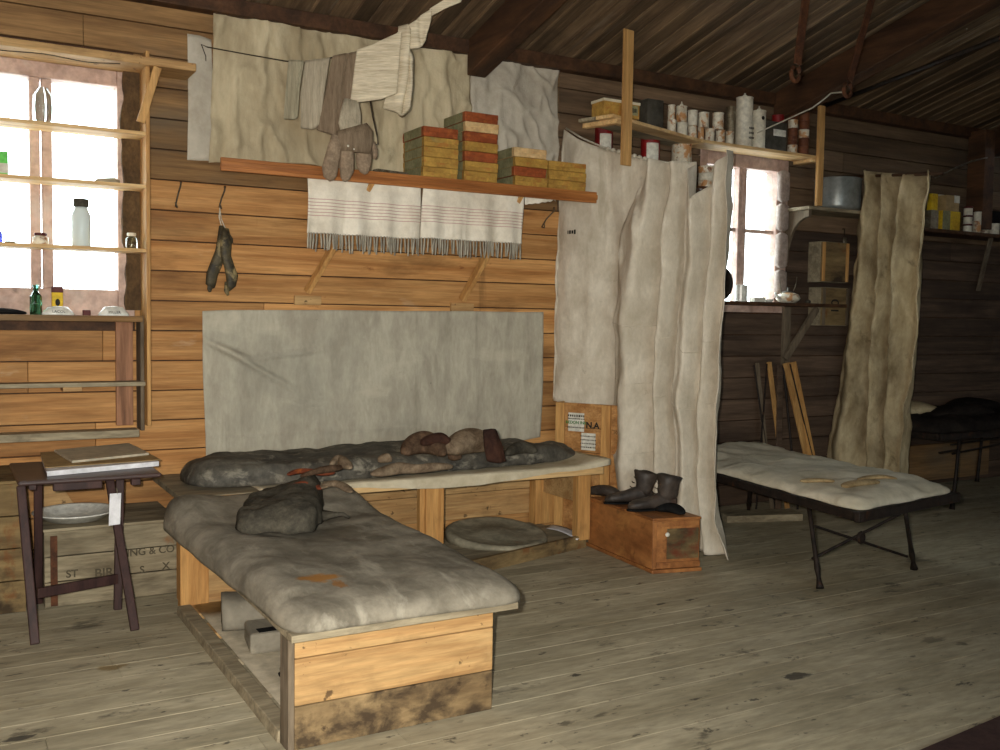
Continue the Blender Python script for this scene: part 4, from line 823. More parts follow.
lump('leather_strap', 'rust stained brown strap at the front edge of dark bag', 'strap', 'strap', [(286, 470), (297, 467), (310, 468), (326, 470), (336, 468)], [3, 5, 6, 5, 3], .5, ZB - .03, wr=.01)
p = U(250, 626, z=.05)
m = MB(); a = Vector((1.06, -1.24, .125)); 
def slabroll(c0, c1, w, h):
    d = (Vector(c1) - Vector(c0)).normalized(); s_ = Vector((-d.y, d.x, 0)); secs = []
    for t_ in (0, .04, .3, .6, .96, 1): secs.append((Vector(c0).lerp(Vector(c1), t_), s_ * w * (.96 if t_ in (0, 1) else 1), Vector((0, 0, h))))
    return MB().loft(secs, 20, 3.2)
a = U(222, 612, z=.125); b = Vector((a.x + .46, a.y - .10, .125))
tag(slabroll(a, b, .10, .072).build('canvas_roll', M['mattress'], smooth=True, wrinkle=.01, wscale=9), 'grey canvas roll stored under the front bunk', 'canvas roll')
m = MB(); a = U(250, 656, z=.04); m.hexa([(a.x, a.y, .041), (a.x + .34, a.y - .03, .041), (a.x + .37, a.y + .17, .041), (a.x + .03, a.y + .20, .041)], [(a.x, a.y, .125), (a.x + .34, a.y - .03, .125), (a.x + .37, a.y + .17, .125), (a.x + .03, a.y + .20, .125)])
o = tag(m.build('canvas_case', M['mattress'], bevel=.012), 'square grey canvas case under the front bunk before the roll', 'case')
m = MB(); q = U(258, 631, z=.127); m.box(q.x, q.x + .07, q.y - .02, q.y + .03, .1256, .1275); m.build('slot', M['black_cloth'], o)
for (px, py, lab) in ((281, 668, 'dark shoe tip under the front bunk beside grey canvas case'), (284, 694, 'dark shoe tip nearest the plank end under front bunk')):
    p = U(px, py, z=.075); p.x += .055
    t = thing('shoe', lab, 'shoe', (p.x, p.y, .042), 'dark shoes under the front bunk')
    m = MB(); m.loft([((p.x - .055 + dx_, p.y, .054 + r * .9), (0, w_, 0), (0, 0, r)) for dx_, w_, r in ((0, .018, .012), (.02, .04, .028), (.06, .048, .034), (.12, .046, .038), (.19, .04, .045), (.24, .03, .042))], 16, 2.2); m.build('upper', M['boot'], t, smooth=True)
    m = MB(); m.loft([((p.x - .06 + dx_, p.y, .0485), (0, w_, 0), (0, 0, .006)) for dx_, w_ in ((0, .02), (.02, .042), (.06, .052), (.12, .05), (.19, .042), (.25, .03))], 16, 3); m.build('sole', M['black_cloth'], t)
m = MB(); m.grid(lambda u, v: Vector((lerp(1.0, 1.62, u), lerp(-2.42, -.93, v) , .0385 + .002 * math.sin(u * 9))), 10, 6); tag(m.build('paper_sheet', M['grey_card'], smooth=True, solid=.002), 'grey white sheet lying on the slats under front bunk', 'paper')
# ================================================================== folding tray table
c0 = thing('tray_table', 'dark brown folding tray table left of the front bunk', 'table', (.55, -.62, 0))
TZ = .66
tl, tr_, bl, br = U(20, 481, z=TZ - .02), U(153, 471, z=TZ - .02), U(6, 459, z=TZ), U(160, 459, z=TZ)
TX0, TX1, TY0, TY1 = .275, .865, -.90, -.30
m = MB(); m.box(TX0, TX1, TY0, TY1, TZ - .02, TZ); m.build('table_top', M['mahog_top'], c0, bevel=.008)
m = MB(); m.box(TX0 + .14, TX0 + .34, TY0 + .02, TY0 + .05, TZ - .055, TZ - .0205); m.build('latch_rail', M['mahog'], c0, bevel=.004)
m = MB(); m.box(TX1 - .13, TX1 - .09, TY0 + .005, TY0 + .045, TZ - .05, TZ - .0205); m.build('pivot_block', M['mahog'], c0, bevel=.004)
m = MB(); m.box(TX0 + .045, TX0 + .075, TY0 + .03, TY1 - .03, TZ - .045, TZ - .0205); m.build('cleat', M['mahog'], c0, bevel=.003)
def leg(p0, p1): m = MB(); m.beam(p0, p1, .026, .036, (1, 0, 0)); m.build('leg', M['mahog'], c0, bevel=.004)
fL, fR = U(35, 645, z=0), U(135, 631, z=0); bL, bR = U(34, 604, z=0), U(117, 609, z=0)
leg((fL.x, fL.y + .012, 0.002), (TX0 + .06, TY1 - .10 + .0, TZ - .045)) if False else leg((fL.x, fL.y, .002), (fL.x - .03, TY0 + .07, TZ - .03))
leg((fR.x, fR.y, .002), (fR.x - .055, TY0 + .16, TZ - .03))
leg((bL.x + .02, bL.y, .002), (fL.x + .055, TY0 + .30, TZ - .03)); leg((bR.x, bR.y - .02, .002), (bR.x + .02, TY0 + .22, TZ - .03))
m = MB(); m.beam((fL.x + .03, -.82, .15), (bR.x - .0, -.72, .15), .022, .045); m.build('stretcher', M['mahog'], c0, bevel=.004)
# folder, papers, tag
def sheet(nm, lab, mat, pts, z0, z1, cat='papers', bev=.002):
    m = MB(); m.hexa([(p.x, p.y, z0) for p in pts], [(p.x, p.y, z1) for p in pts]); return tag(m.build(nm, M[mat], bevel=bev), lab, cat)
pp = [U(*q, z=TZ + .03) for q in ((47, 470), (159, 460), (133, 446), (41, 453))]
sheet('document_stack', 'thick white document stack on the tray table', 'paper', pp, TZ + .001, TZ + .024)
pq = [U(*q, z=TZ + .03) for q in ((45, 467), (161, 459), (135, 445), (40, 452))]
sheet('folder', 'tan card folder lying on the white document stack', 'tan_card', pq, TZ + .0245, TZ + .028, 'folder')
pr = [U(*q, z=TZ + .034) for q in ((72, 462), (149, 454), (129, 444), (54, 451))]
sheet('booklet', 'glossy grey booklet on top of the tan folder', 'grey_card', pr, TZ + .0285, TZ + .040, 'booklet')
a = U(115, 478, y=TY0 + .02); b = U(113, 524, y=TY0 + .02)
t = thing('hanging_tag', 'long white card tag hanging below the tray table front', 'tag', tuple(b))
w_ = .028; m = MB(); m.hexa([(b.x - w_ * .8, TY0 - .012, b.z), (b.x + w_ * .9, TY0 - .012, b.z + .003), (b.x + w_ * .9, TY0 - .009, b.z + .003), (b.x - w_ * .8, TY0 - .009, b.z)], [(b.x - w_ * .6, TY0 - .012, U(118, 492, y=TY0 + .02).z), (b.x + w_ * 1.1, TY0 - .012, U(118, 492, y=TY0 + .02).z), (b.x + w_ * 1.1, TY0 - .009, U(118, 492, y=TY0 + .02).z), (b.x - w_ * .6, TY0 - .009, U(118, 492, y=TY0 + .02).z)]); m.build('card', M['paper'], t)
m = MB(); zz = U(118, 492, y=TY0 + .02).z; m.tube([(a.x + .005, TY0 - .010, zz - .004), (a.x + .003, TY0 - .008, zz + .02), (a.x, TY0 + .022, TZ - .0565)], .003, 6); m.build('string', M['hookgrey'], t)
# ================================================================== crates by the left wall
def crate(nm, lab, x0, x1, y0, y1, h, mat, n=3, cleat=True):
    t = thing(nm, lab, 'crate', ((x0 + x1) / 2, (y0 + y1) / 2, 0))
    m = MB(); e = .016; ph = h / n
    for k in range(n):
        m.cur = random.random(); m.box(x0, x1, y0, y0 + e, .003 + k * ph, (k + 1) * ph - .002)
    m.build('front_board', M[mat], t, bevel=.003)
    m = MB(); m.cur = .5; m.box(x0 - .0, x0 + .02, y0 + e + .001, y1, .003, h - .002); m.build('end_board', M[mat], t, bevel=.003)
    m = MB(); m.box(x1 - .02, x1, y0 + e + .001, y1, .003, h - .002); m.build('end_board', M[mat], t, bevel=.003)
    m = MB(); m.cur = .8; m.box(x0 + .021, x1 - .021, y1 - e, y1, .003, h - .002); m.build('back_board', M[mat], t)
    m = MB()
    for k in range(2):
        m.cur = random.random(); ya = lerp(y0 - .004, y1, k / 2) + .001; yb_ = lerp(y0 - .004, y1, (k + 1) / 2) - .001; m.box(x0 - .004, x1 + .004, ya, yb_, h - .001, h + .013)
    m.build('lid_board', M[mat], t, bevel=.003)
    if cleat:
        m = MB(); m.box(x0 + .025, x0 + .055, y0 - .010, y0 - .0005, .01, h - .02); m.build('iron_band', M['rust'], t)
    return t
cx0, cx1 = U(45, 610, y=-.545).x, U(177, 590, y=-.545).x
t = crate('wooden_crate', 'grey crate with faded stencil lettering behind the tray table', cx0, cx1, -.545, -.03, .36, 'crate')
xr = lambda px: U(px, 560, y=-.545).x
for s, px, py, sz in (('ING & CO', 151, 551, .05), ('BIR', 104, 573, .06), ('X', 166, 566, .05), ('S', 142, 570, .05), ('ST', 72, 574, .05)):
    q = U(px, py, y=-.545); text(s, sz, M['stencil'], t, (q.x, -.545, q.z), (1, 0, 0), (0, 0, 1), lift=.0005, bold=.001)
p = U(76, 520, z=.375)
m = MB(); m.lathe([(.10, .0008), (.13, .003), (.185, .038), (.195, .042), (.19, .046), (.178, .042), (.125, .010), (.002, .006)], (p.x, -.35, .3735), 36)
tag(m.build('basin', M['porcelain'], smooth=True), 'shallow white enamel basin on the stencilled crate', 'basin')
cx2 = U(26, 600, y=-.56).x
crate('wooden_crate', 'taller dark stained crate at the left edge beside the stencilled one', -.25, cx2, -.56, -.03, .60, 'crate_rust', 4)
a = U(52, 520, y=-.05); b = U(38, 478, y=-.06)
m = MB(); m.hexa([(.44, -.06, .36 + .016), (.60, -.06, .376), (.60, -.034, .376), (.44, -.034, .376)], [(.44, -.06, .58), (.475, -.06, .58), (.475, -.034, .58), (.44, -.034, .58)]); tag(m.build('plank_offcut', M['bunk_pine'], bevel=.003), 'wedge shaped pine offcut standing on the stencilled crate', 'plank')
# ================================================================== red brown box with boots
A = U(588, 543, z=0.02); B_ = U(651.5, 570, z=.02); Cc = U(699, 567, z=.02); D = A + (Cc - B_)
for q in (A, B_, Cc, D): q.z = 0
HB = U(651, 518, x=B_.x).z
t = thing('wooden_box', 'red brown wooden box carrying boots before the curtain', 'box', tuple((A + B_ + Cc + D) / 4))
cen = (A + B_ + Cc + D) / 4
def ex(k): return [cen + (q - cen) * k for q in (B_, Cc, D, A)]
def slab4(pts, z0, z1): return MB().hexa([Vector((p.x, p.y, z0)) for p in pts], [Vector((p.x, p.y, z1)) for p in pts])
slab4(ex(1.05), .001, .022).build('base_plank', M['red_box'], t, bevel=.004)
slab4(ex(1.0), .0225, HB - .015).build('body', M['red_box'], t, bevel=.004)
slab4(ex(1.02), HB - .0145, HB).build('lid', M['red_box'], t, bevel=.004)
# end panel, darker, with frame strips
ux = (Cc - B_).normalized(); uy = Vector((ux.y, -ux.x, 0)); Wd = (Cc - B_).length
if uy.y > 0: uy = -uy
def endp(a_, b_, z0, z1, d0, d1, nm, mat):
    p_ = [B_ + ux * (a_ * Wd) + uy * d1, B_ + ux * (b_ * Wd) + uy * d1, B_ + ux * (b_ * Wd) + uy * d0, B_ + ux * (a_ * Wd) + uy * d0]
    slab4(p_, z0, z1).build(nm, M[mat], t, bevel=.002)
endp(.30, .97, .075, HB * .80, .0005, .006, 'end_panel', 'red_end'); endp(.0, .08, .024, HB - .02, .0005, .010, 'corner_strip', 'red_box'); endp(.09, 1.0, .026, .06, .0005, .009, 'lower_strip', 'red_box'); endp(.09, .97, HB * .84, HB - .02, .0005, .006, 'upper_strip', 'red_box')
kp = B_ + ux * (.30 * Wd) + uy * .006 + Vector((0, 0, HB * .70)); m = MB(); m.lathe([(.012, 0), (.012, .004), (.006, .007), (.001, .008)], (0, 0, 0), 12); m.v = [kp + ux * v.x + Vector((0, 0, 1)) * v.y + uy * v.z for v in m.v]; m.build('round_stud', M['white_label'], t)
# boots
def boot(lab, heel, yaw, sc=1.0, shaft=.115, lean=(0, 0)):
    t = thing('ankle_boot', lab, 'boot', tuple(heel), 'worn boots on the red brown box')
    d = Vector((math.cos(yaw), math.sin(yaw), 0)); s_ = Vector((-d.y, d.x, 0)); Z = Vector((0, 0, 1)); h = Vector(heel)
    m = MB(); secs = []
    for l, w, r, zc in ((-.02, .026, .03, .045), (0, .036, .04, .05), (.04, .038, .045, .055), (.09, .037, .045, .055), (.14, .040, .034, .046), (.19, .044, .028, .04), (.235, .040, .024, .036), (.262, .026, .016, .030), (.272, .010, .008, .026)):
        secs.append((h + d * l * sc + Z * zc * sc, s_ * w * sc, Z * r * sc))
    m.loft(secs, 20, 2.3)
    m.build('foot_upper', M['boot'], t, smooth=True, wrinkle=.004, wscale=22)
    m = MB(); rings = []
    for z, l, w, off in ((.05, .050, .038, .035), (.085, .056, .044, .032), (.115, .062, .050, .028), (.115 + shaft * .5, .066, .055, .022), (.115 + shaft, .074, .062, .018), (.115 + shaft + .003, .066, .055, .018), (.115 + shaft * .6, .058, .047, .022), (.10, .05, .04, .026)):
        q = h + d * (off + lean[0] * z) * sc + s_ * lean[1] * z + Z * z * sc
        rings.append([q + d * math.cos(k * math.pi / 10) * l * sc + s_ * math.sin(k * math.pi / 10) * w * sc + Z * (.012 * math.cos(k * math.pi / 10) if z > .17 else 0) for k in range(20)])
    m.rings(rings, True); m.build('shaft', M['boot'], t, smooth=True, wrinkle=.013, wscale=18)
    m = MB(); m.loft([(h + d * l * sc + Z * .007 * sc, s_ * w * sc, Z * .0065 * sc) for l, w in ((-.026, .02), (-.015, .034), (.03, .04), (.10, .038), (.16, .044), (.21, .046), (.25, .036), (.276, .014))], 18, 3); m.build('sole', M['black_cloth'], t)
    m = MB()
    for k in range(4):
        q = h + d * (.075 + .012 * (3 - k)) * sc + Z * (.10 + .028 * k) * sc
        m.tube([q - s_ * .025, q + d * .006, q + s_ * .025], .0028, 5)
    m.build('laces', M['cord'], t); return t
p1 = U(664, 492, z=HB + .002); AL = A - B_; p1 = B_ + ux * (.86 * Wd) + AL * .30; p1.z = HB + .001
boot('worn black boot with toe pointing left, front one on the red box', p1, math.radians(166), 1.0, .08)
p2 = B_ + ux * (.80 * Wd) + AL * .60; p2.z = HB + .001
boot('worn black boot with sagging shaft, rear one on the red box', p2, math.radians(160), 1.0, .07, (0, .0))
def onbox(px, py): q = U(px, py, z=HB); q.z = HB; return q
def mound(nm, lab, mat, pts, rr, fl, z0): return lump(nm, lab, 'cloth', mat, pts, rr, fl, z0, wr=.014)
mound('black_rag', 'black fibrous rag on the front right corner of the red box', 'black_cloth', [(655, 507), (665, 506), (676, 508), (683, 511)], [5, 10, 10, 4], .45, HB - .002)
mound('black_cloth', 'crumpled black leather cloth on the rear left of the red box', 'boot', [(588, 489), (598, 490), (608, 492), (622, 494)], [5, 8, 9, 5], .7, HB - .004)
# ================================================================== curtains
PL0 = Vector((3.57, -.02, 0)); PD = Vector((.35, -1, 0)).normalized(); PN = Vector((PD.y, -PD.x, 0))
if PN.x > 0: PN = -PN
def pcur(off): return lambda px, py: UP(px, py, PL0 - PN * off, PN)
c = [([(570, 131), (562, 180), (557, 210), (553, 300), (549, 397)], .06), ([(584, 140), (578, 200), (572, 300), (568, 401)], .09), ([(597, 146), (596, 200), (592, 300), (590, 410)], .07), ([(606, 149), (610, 200), (617, 240), (614, 300), (608, 422)], -.01), ([(620, 153), (622, 200), (624, 300), (622, 425)], .0), ([(634, 157), (638, 200), (640, 300), (640, 430)], -.05), ([(652, 161), (656, 200), (660, 300), (660, 440)], -.03)]
cl = cloth(c, pcur(.08), PN, per=12, nv=60, na=.016, ns=5)
for v in cl.v: v.y = min(v.y, -.006)
tag(cl.build('canvas_curtain', M['canvas'], smooth=True, solid=.003), 'pale canvas curtain by the shelf end, behind the longer front curtain', 'curtain')
o = bpy.data.objects[C.objects[-1].name]
scribble(o, UP(572, 232, PL0 + PN * .04, PN), PD, (0, 0, 1), .07, .03, M['ink'], 4, 'ink_mark', .002, PN)
c = [([(652, 163), (641, 190), (633, 205), (620, 237), (618, 300), (614, 370), (613, 420), (617, 480), (620, 522)], .0),
     ([(657, 160), (655, 200), (646, 250), (638, 300), (632, 360), (630, 420), (632, 480), (634, 528)], 0.095),
     ([(666, 162), (663, 210), (660, 260), (655, 300), (652, 360), (650, 420), (650, 532)], -0.081),
     ([(678, 163), (674, 210), (670, 260), (667, 300), (664, 350), (661, 400), (662, 538)], 0.081),
     ([(690, 160), (689, 200), (682, 260), (678, 300), (673, 350), (668, 390), (672, 450), (675, 543)], -0.068),
     ([(692, 172), (694, 205), (690, 250), (685, 300), (682, 350), (679, 400), (682, 450), (684, 546)], 0.068),
     ([(699, 201), (699, 240), (693, 300), (690, 350), (687, 400), (690, 450), (692, 549)], 0.095),
     ([(709, 182), (707, 240), (701, 300), (698, 350), (694, 420), (696, 480), (700, 552)], -0.041),
     ([(720, 165), (716, 230), (709, 300), (706, 360), (702, 420), (702, 480), (709, 555)], 0.054),
     ([(730, 150), (728, 210), (720, 270), (715, 340), (711, 420), (710, 490), (722, 557)], -0.054),
     ([(734, 152), (733, 210), (730, 300), (724, 400), (721, 470), (721, 520), (737, 557)], 0.068)]
cl = cloth(c, pcur(0), PN, per=12, nv=90, na=.03, ns=4, seed=3, cr=.03, cs=(3, 3, 1.2))
for v in cl.v:
    if v.z < .006: v.z = .006
o = tag(cl.build('canvas_curtain', M['canvas'], smooth=True, solid=.003), 'long pale canvas curtain reaching the floor behind the red box', 'curtain')
for vv in (.455, .60, .79):
    m = MB(); R_ = cl.row(vv); m.tube([p + PN * .003 + Vector((0, 0, .02 * math.sin(i * .11) - .035 * abs(math.sin(i * .131)))) for i, p in enumerate(R_)][:: 2], .003, 5); m.build('seam', M['canvas'], o, smooth=True)
# rope with stitched rings
m = MB(); rp = [(566, 128), (580, 137), (600, 146), (625, 154), (650, 160), (672, 163), (690, 162)]
P = [UP(*q, PL0 - PN * .02, PN) for q in rp]; m.tube(P, .006, 6)
t = thing('curtain_rope', 'white rope with stitched loops carrying the canvas curtains', 'rope', tuple(P[3])); m.build('rope', M['white_cord'], t, smooth=True)
for k in range(9):
    a_ = UP(lerp(608, 650, k / 8), lerp(148.5, 160, k / 8), PL0 - PN * .02, PN); mm = MB(); mm.loft([(a_ - PD * .014, Vector((0, 0, .008)), PN * .008), (a_, Vector((0, 0, .014)), PN * .013), (a_ + PD * .014, Vector((0, 0, .008)), PN * .008)], 10); mm.build('loop', M['white_cord'], t, smooth=True)
# ================================================================== tin shelf over the right window
ZS = 2.635
fr = [U(600, 113, z=ZS), U(690, 143, z=ZS), U(820, 153.5, z=ZS)]
S0, S1 = Vector((3.56, -.60, ZS)), Vector((4.56, -.26, ZS)); S2 = Vector((5.78, -.235, ZS))
t = thing('tin_shelf', 'high plank shelf of tins above the right window', 'shelf', (4.6, -.25, ZS - .03))
d1 = (S1 - S0).normalized(); n1 = Vector((-d1.y, d1.x, 0))
def plank(a, b, w, th, nm, mat, side=1):
    d = (b - a); d.z = 0; d.normalize(); n_ = Vector((-d.y, d.x, 0)) * side; up_ = Vector((0, 0, 1))
    m = MB(); m.hexa([a - up_ * th, b - up_ * th, b + n_ * w - up_ * th, a + n_ * w - up_ * th], [a, b, b + n_ * w, a + n_ * w]); return m.build(nm, M[mat], t, bevel=.003)
plank(S0, S1, .13, .022, 'shelf_board', 'pale_pine'); plank(S0 + n1 * .133, S1 + n1 * .133 + Vector((.02, 0, 0)), .13, .022, 'shelf_board', 'grey_wood')
plank(S1 + Vector((.006, 0, 0)), S2, .20, .022, 'shelf_board', 'pale_pine')
a = S0 + d1 * .04 - Vector((0, 0, .0225)); m = MB(); m.hexa([a - Vector((0, 0, .028)), a + d1 * .05 - Vector((0, 0, .028)), a + d1 * .05 + n1 * .26 - Vector((0, 0, .028)), a + n1 * .26 - Vector((0, 0, .028))], [a, a + d1 * .05, a + d1 * .05 + n1 * .26, a + n1 * .26]); m.build('batten', M['pale_pine'], t, bevel=.002)
m = MB(); m.box(5.66, 5.74, -.23, -.04, ZS - .046, ZS - .0225); m.build('batten', M['pale_pine'], t, bevel=.002)
q = S0 + d1 * .13 ; a = U(625, 30, y=q.y - .02)
m = MB(); m.hexa([q + Vector((-.055, -.0305, -.30)) , q + Vector((.03, -.0165, -.30)), q + Vector((.03, -.0005, -.30)), q + Vector((-.055, -.0145, -.30))], [q + Vector((-.055, -.0305, .52)), q + Vector((.03, -.0165, .52)), q + Vector((.03, -.0005, .52)), q + Vector((-.055, -.0145, .52))]); m.v = [v - n1 * .012 for v in m.v]; m.build('hanger_plank', M['pale_pine_v'], t, bevel=.003)
m = MB(); m.box(5.69, 5.745, -.265, -.237, 2.262, 3.0); m.build('post', M['pale_pine_v'], t, bevel=.003)
def shy(x, k=0.0):
    """front row position behind the shelf edge"""
    if x < S1.x: return lerp(S0.y, S1.y, (x - S0.x) / (S1.x - S0.x)) + .06 + k
    return S1.y + .06 + k
def tin(nm, lab, px0, px1, py0, mat, z, back=0.0, hpx=None, cat='tin', group='tins on the high shelf', rim=True, y=None, cap=None):
    px = (px0 + px1) / 2; yy = y if y is not None else -.2
    for _ in range(4):
        if y is not None: break
        x = U(px, py0, y=yy).x; yy = shy(x, back)
    p = U(px, py0, y=yy); s = depth(p) / F; r = (px1 - px0) / 2 * s * 1.04
    h = hpx * s if hpx else p.z - z
    m = MB(); m.lathe([(r * .9, .0008), (r, .0008), (r, .006), (r * .96, .008), (r * .96, h - .008), (r, h - .006), (r, h - .001), (r * .93, h), (r * .9, h - .004), (.001, h - .004)], (p.x, yy, z), 20)
    o = tag(m.build(nm, M[mat], smooth=False), lab, cat, group)
    if cap:
        m = MB(); m.lathe([(r * .3, h - .0035), (r * .3, h + .012), (r * .12, h + .02), (r * .1, h + .032)], (p.x, yy, z), 12); m.build('cap', M[cap], o)
    return o, (p.x, yy, z, r, h)
X0, K = 560, 250 / 987
def cx(v): return X0 + v * K
rowB = [(425, 460), (463, 505), (507, 543), (545, 571), (574, 612), (616, 653), (656, 687)]
yB = [448, 447, 452, 459, 465, 473, 480]
od = ['first', 'second', 'third', 'fourth', 'fifth', 'sixth', 'seventh']
tops = []
for i, ((a, b), y_) in enumerate(zip(rowB, yB)):
    o, g = tin('food_tin', 'off white rusted tin, %s from the left in the lower row on the high shelf' % od[i], cx(a), cx(b), y_ * K, 'tin' if i != 1 else 'tin_clean', ZS + .0005, 0.0, hpx=13.2); tops.append(g)
rowT = [(427, 456, 0), (459, 503, 1), (506, 545, 2), (548, 590, 3.5), (604, 648, 5)]
for i, (a, b, k) in enumerate(rowT):
    g0 = tops[int(k)]; z = g0[2] + g0[4] + .001
    o, g = tin('food_tin', 'off white rusted tin, %s from the left in the upper row on the high shelf' % od[i], cx(a), cx(b), 395 * K, 'tin' if i != 2 else 'tin_clean', z, 0.0, hpx=(14.5, 16, 15, 15, 16.5)[i], cap='tin_clean' if i == 1 else None)
tin('food_tin', 'plain dull tin behind the lower row beside the tall tin', cx(655), cx(695), 422 * K, 'rim', ZS + .0005, .085)
o, g = tin('tall_tin', 'tall off white cylindrical tin with dark lettering on high shelf', cx(697), cx(763), 386 * K, 'tin_clean', ZS + .0005, 0.02, cap='tin_clean')
for k in range(3): scribble(o, (g[0] + .012, g[1] - g[3] - .0015, g[2] + .06 + .034 * k), (1, 0, 0), (0, 0, 1), .05, .018, M['ink'], 6 + k)
o, g = tin('tall_tin', 'shorter tall pale tin with a small dark badge on the high shelf', cx(760), cx(813), 438 * K, 'tin_clean', ZS + .0005, .0, cap='tin_clean')
m = MB(); m.lathe([(.014, 0), (.014, .002)], (0, 0, 0), 14); m.v = [Vector((g[0] - .01 + v.x, g[1] - g[3] - .0005 - v.z, g[2] + g[4] * .78 + v.y)) for v in m.v]; m.build('badge', M['ink'], o)
# boxes at the shelf's left
def pbox(nm, lab, px0, px1, py0, dep, mat, z, yf=None, back=0, cat='box', group=None, h=None, bev=.004):
    yy = yf if yf is not None else -.3
    for _ in range(4):
        if yf is not None: break
        yy = shy(U(px0, py0, y=yy).x, back) - .05
    a = U(px0, py0, y=yy); b = U(px1, py0, y=yy); hh = h or a.z - z
    m = MB(); m.box(a.x, b.x, yy, yy + dep, z + .0005, z + hh); return tag(m.build(nm, M[mat], bevel=bev), lab, cat, group), (a.x, b.x, yy, z, hh)
o, g = pbox('cardboard_box', 'yellowish cardboard box behind the hanger plank on the high shelf', 604, 640, 98, .13, 'carton', ZS, back=.055)
m = MB(); m.box(g[0] + .55 * (g[1] - g[0]), g[1] - .015, g[2] - .0016, g[2] - .0004, g[3] + .02, g[3] + g[4] - .02); m.build('paper_label', M['band'], o)
scribble(o, (lerp(g[0], g[1], .80), g[2] - .0016, g[3] + g[4] * .5), (1, 0, 0), (0, 0, 1), .06, .03, M['ink'], 5)
m = MB(); m.box(g[0] - .003, g[1] + .003, g[2] - .003, g[2] + .133, g[3] + g[4] * .86, g[3] + g[4] + .002); m.build('lid', M['pale_cloth'], o)
o, g = pbox('tin_canister', 'dull grey brown canister between cardboard box and rusted tins', 648, 664, 98, .09, 'tin_dark', ZS, back=.06, cat='canister')
o, g = pbox('metal_box', 'dark grey metal box with white label on the high shelf', cx(815), cx(897), 120, .11, 'tin_dark', ZS, yf=-.20, cat='box')
m = MB(); m.box(lerp(g[0], g[1], .35), lerp(g[0], g[1], .95), g[2] - .0016, g[2] - .0004, g[3] + g[4] * .52, g[3] + g[4] * .74); m.build('paper_label', M['white_label'], o)
zt_ = g[3] + g[4] + .001
tin('paste_tin', 'flat red tin on the dark grey metal box', cx(838), cx(885), 112, 'tin_red', zt_, y=-.15, hpx=8, group='rusty tins by the shelf post')
names_ = ['bottom', 'second', 'third', 'fourth', 'fifth']
bx = [(cx(902), cx(940), 5), (cx(944), cx(985), 5)]
for ci, (a, b, n_) in enumerate(bx):
    z = ZS + .0005
    for k in range(n_):
        o, g = tin('paste_tin', 'flat brown rusted tin, %s of the %s stack beside the shelf post' % (names_[k] if k < n_ - 1 else 'topmost', 'left' if ci == 0 else 'right'), a, b, 120, 'tin_brown' if (k + ci) % 3 else 'tin', z, y=-.19 + .0 * ci, hpx=8.2, group='rusty tins by the shelf post'); z += g[4] + .0008
# lower shelf behind the curtain with more tins
ZL = 2.33
t = thing('short_shelf', 'short dark shelf behind the curtain top left of the right window', 'shelf', (4.2, -.1, ZL - .02))
m = MB(); m.box(3.78, 4.78, -.20, -.002, ZL - .02, ZL); m.build('board', M['beam'], t, bevel=.003)
for xx in (3.9, 4.6):
    m = MB(); m.hexa([(xx, -.03, ZL - .14), (xx + .03, -.03, ZL - .14), (xx + .03, -.002, ZL - .14), (xx, -.002, ZL - .14)], [(xx, -.17, ZL - .021), (xx + .03, -.17, ZL - .021), (xx + .03, -.002, ZL - .021), (xx, -.002, ZL - .021)]); m.build('bracket', M['beam'], t)
G2 = 'tins behind the curtain top'
def tall_at(nm, lab, a, b, py, mat, lab2=None):
    o, g = tin(nm, lab, a, b, py, mat, ZL + .0005, y=-.10, group=G2)
    if lab2:
        th = [math.radians(d) for d in range(-150, -60, 10)]; m = MB()
        vs = [(g[0] + (g[3] * .965) * math.cos(q), g[1] + (g[3] * .965) * math.sin(q), g[2] + g[4] * zz) for zz in (.48, .86) for q in th]; n = len(th)
        vs += [(g[0] + (g[3] * .985) * math.cos(q), g[1] + (g[3] * .985) * math.sin(q), g[2] + g[4] * zz) for zz in (.48, .86) for q in th]
        fs = [(2 * n + i, 2 * n + i + 1, 3 * n + i + 1, 3 * n + i) for i in range(n - 1)] + [(i, n + i, n + i + 1, i + 1) for i in range(n - 1)] + [(i, i + 1, 2 * n + i + 1, 2 * n + i) for i in range(n - 1)] + [(n + i, 3 * n + i, 3 * n + i + 1, n + i + 1) for i in range(n - 1)]
        m.add(vs, fs); m.build('paper_label', M['white_label'], o)
tall_at('syrup_tin', 'red tin with white label above the curtain rope, left one', 595, 613, 128, 'tin_red', 1)
tall_at('syrup_tin', 'red tin with white label right of the hanger plank', 641, 660, 138, 'tin_red', 1)
tall_at('large_tin', 'large white rusted tin above the curtain rope', 672, 692, 141, 'tin')
z = ZL + .0005
for k, (h_, mt) in enumerate(((8, 'tin'), (7, 'tin_clean'), (7, 'tin'))):
    o, g = tin('flat_tin', 'flat pale tin, %s of the stack seen against the right window' % ('bottom', 'middle', 'topmost')[k], 699, 716, 150, mt, z, y=-.09, hpx=h_, group=G2); z += g[4] + .0008
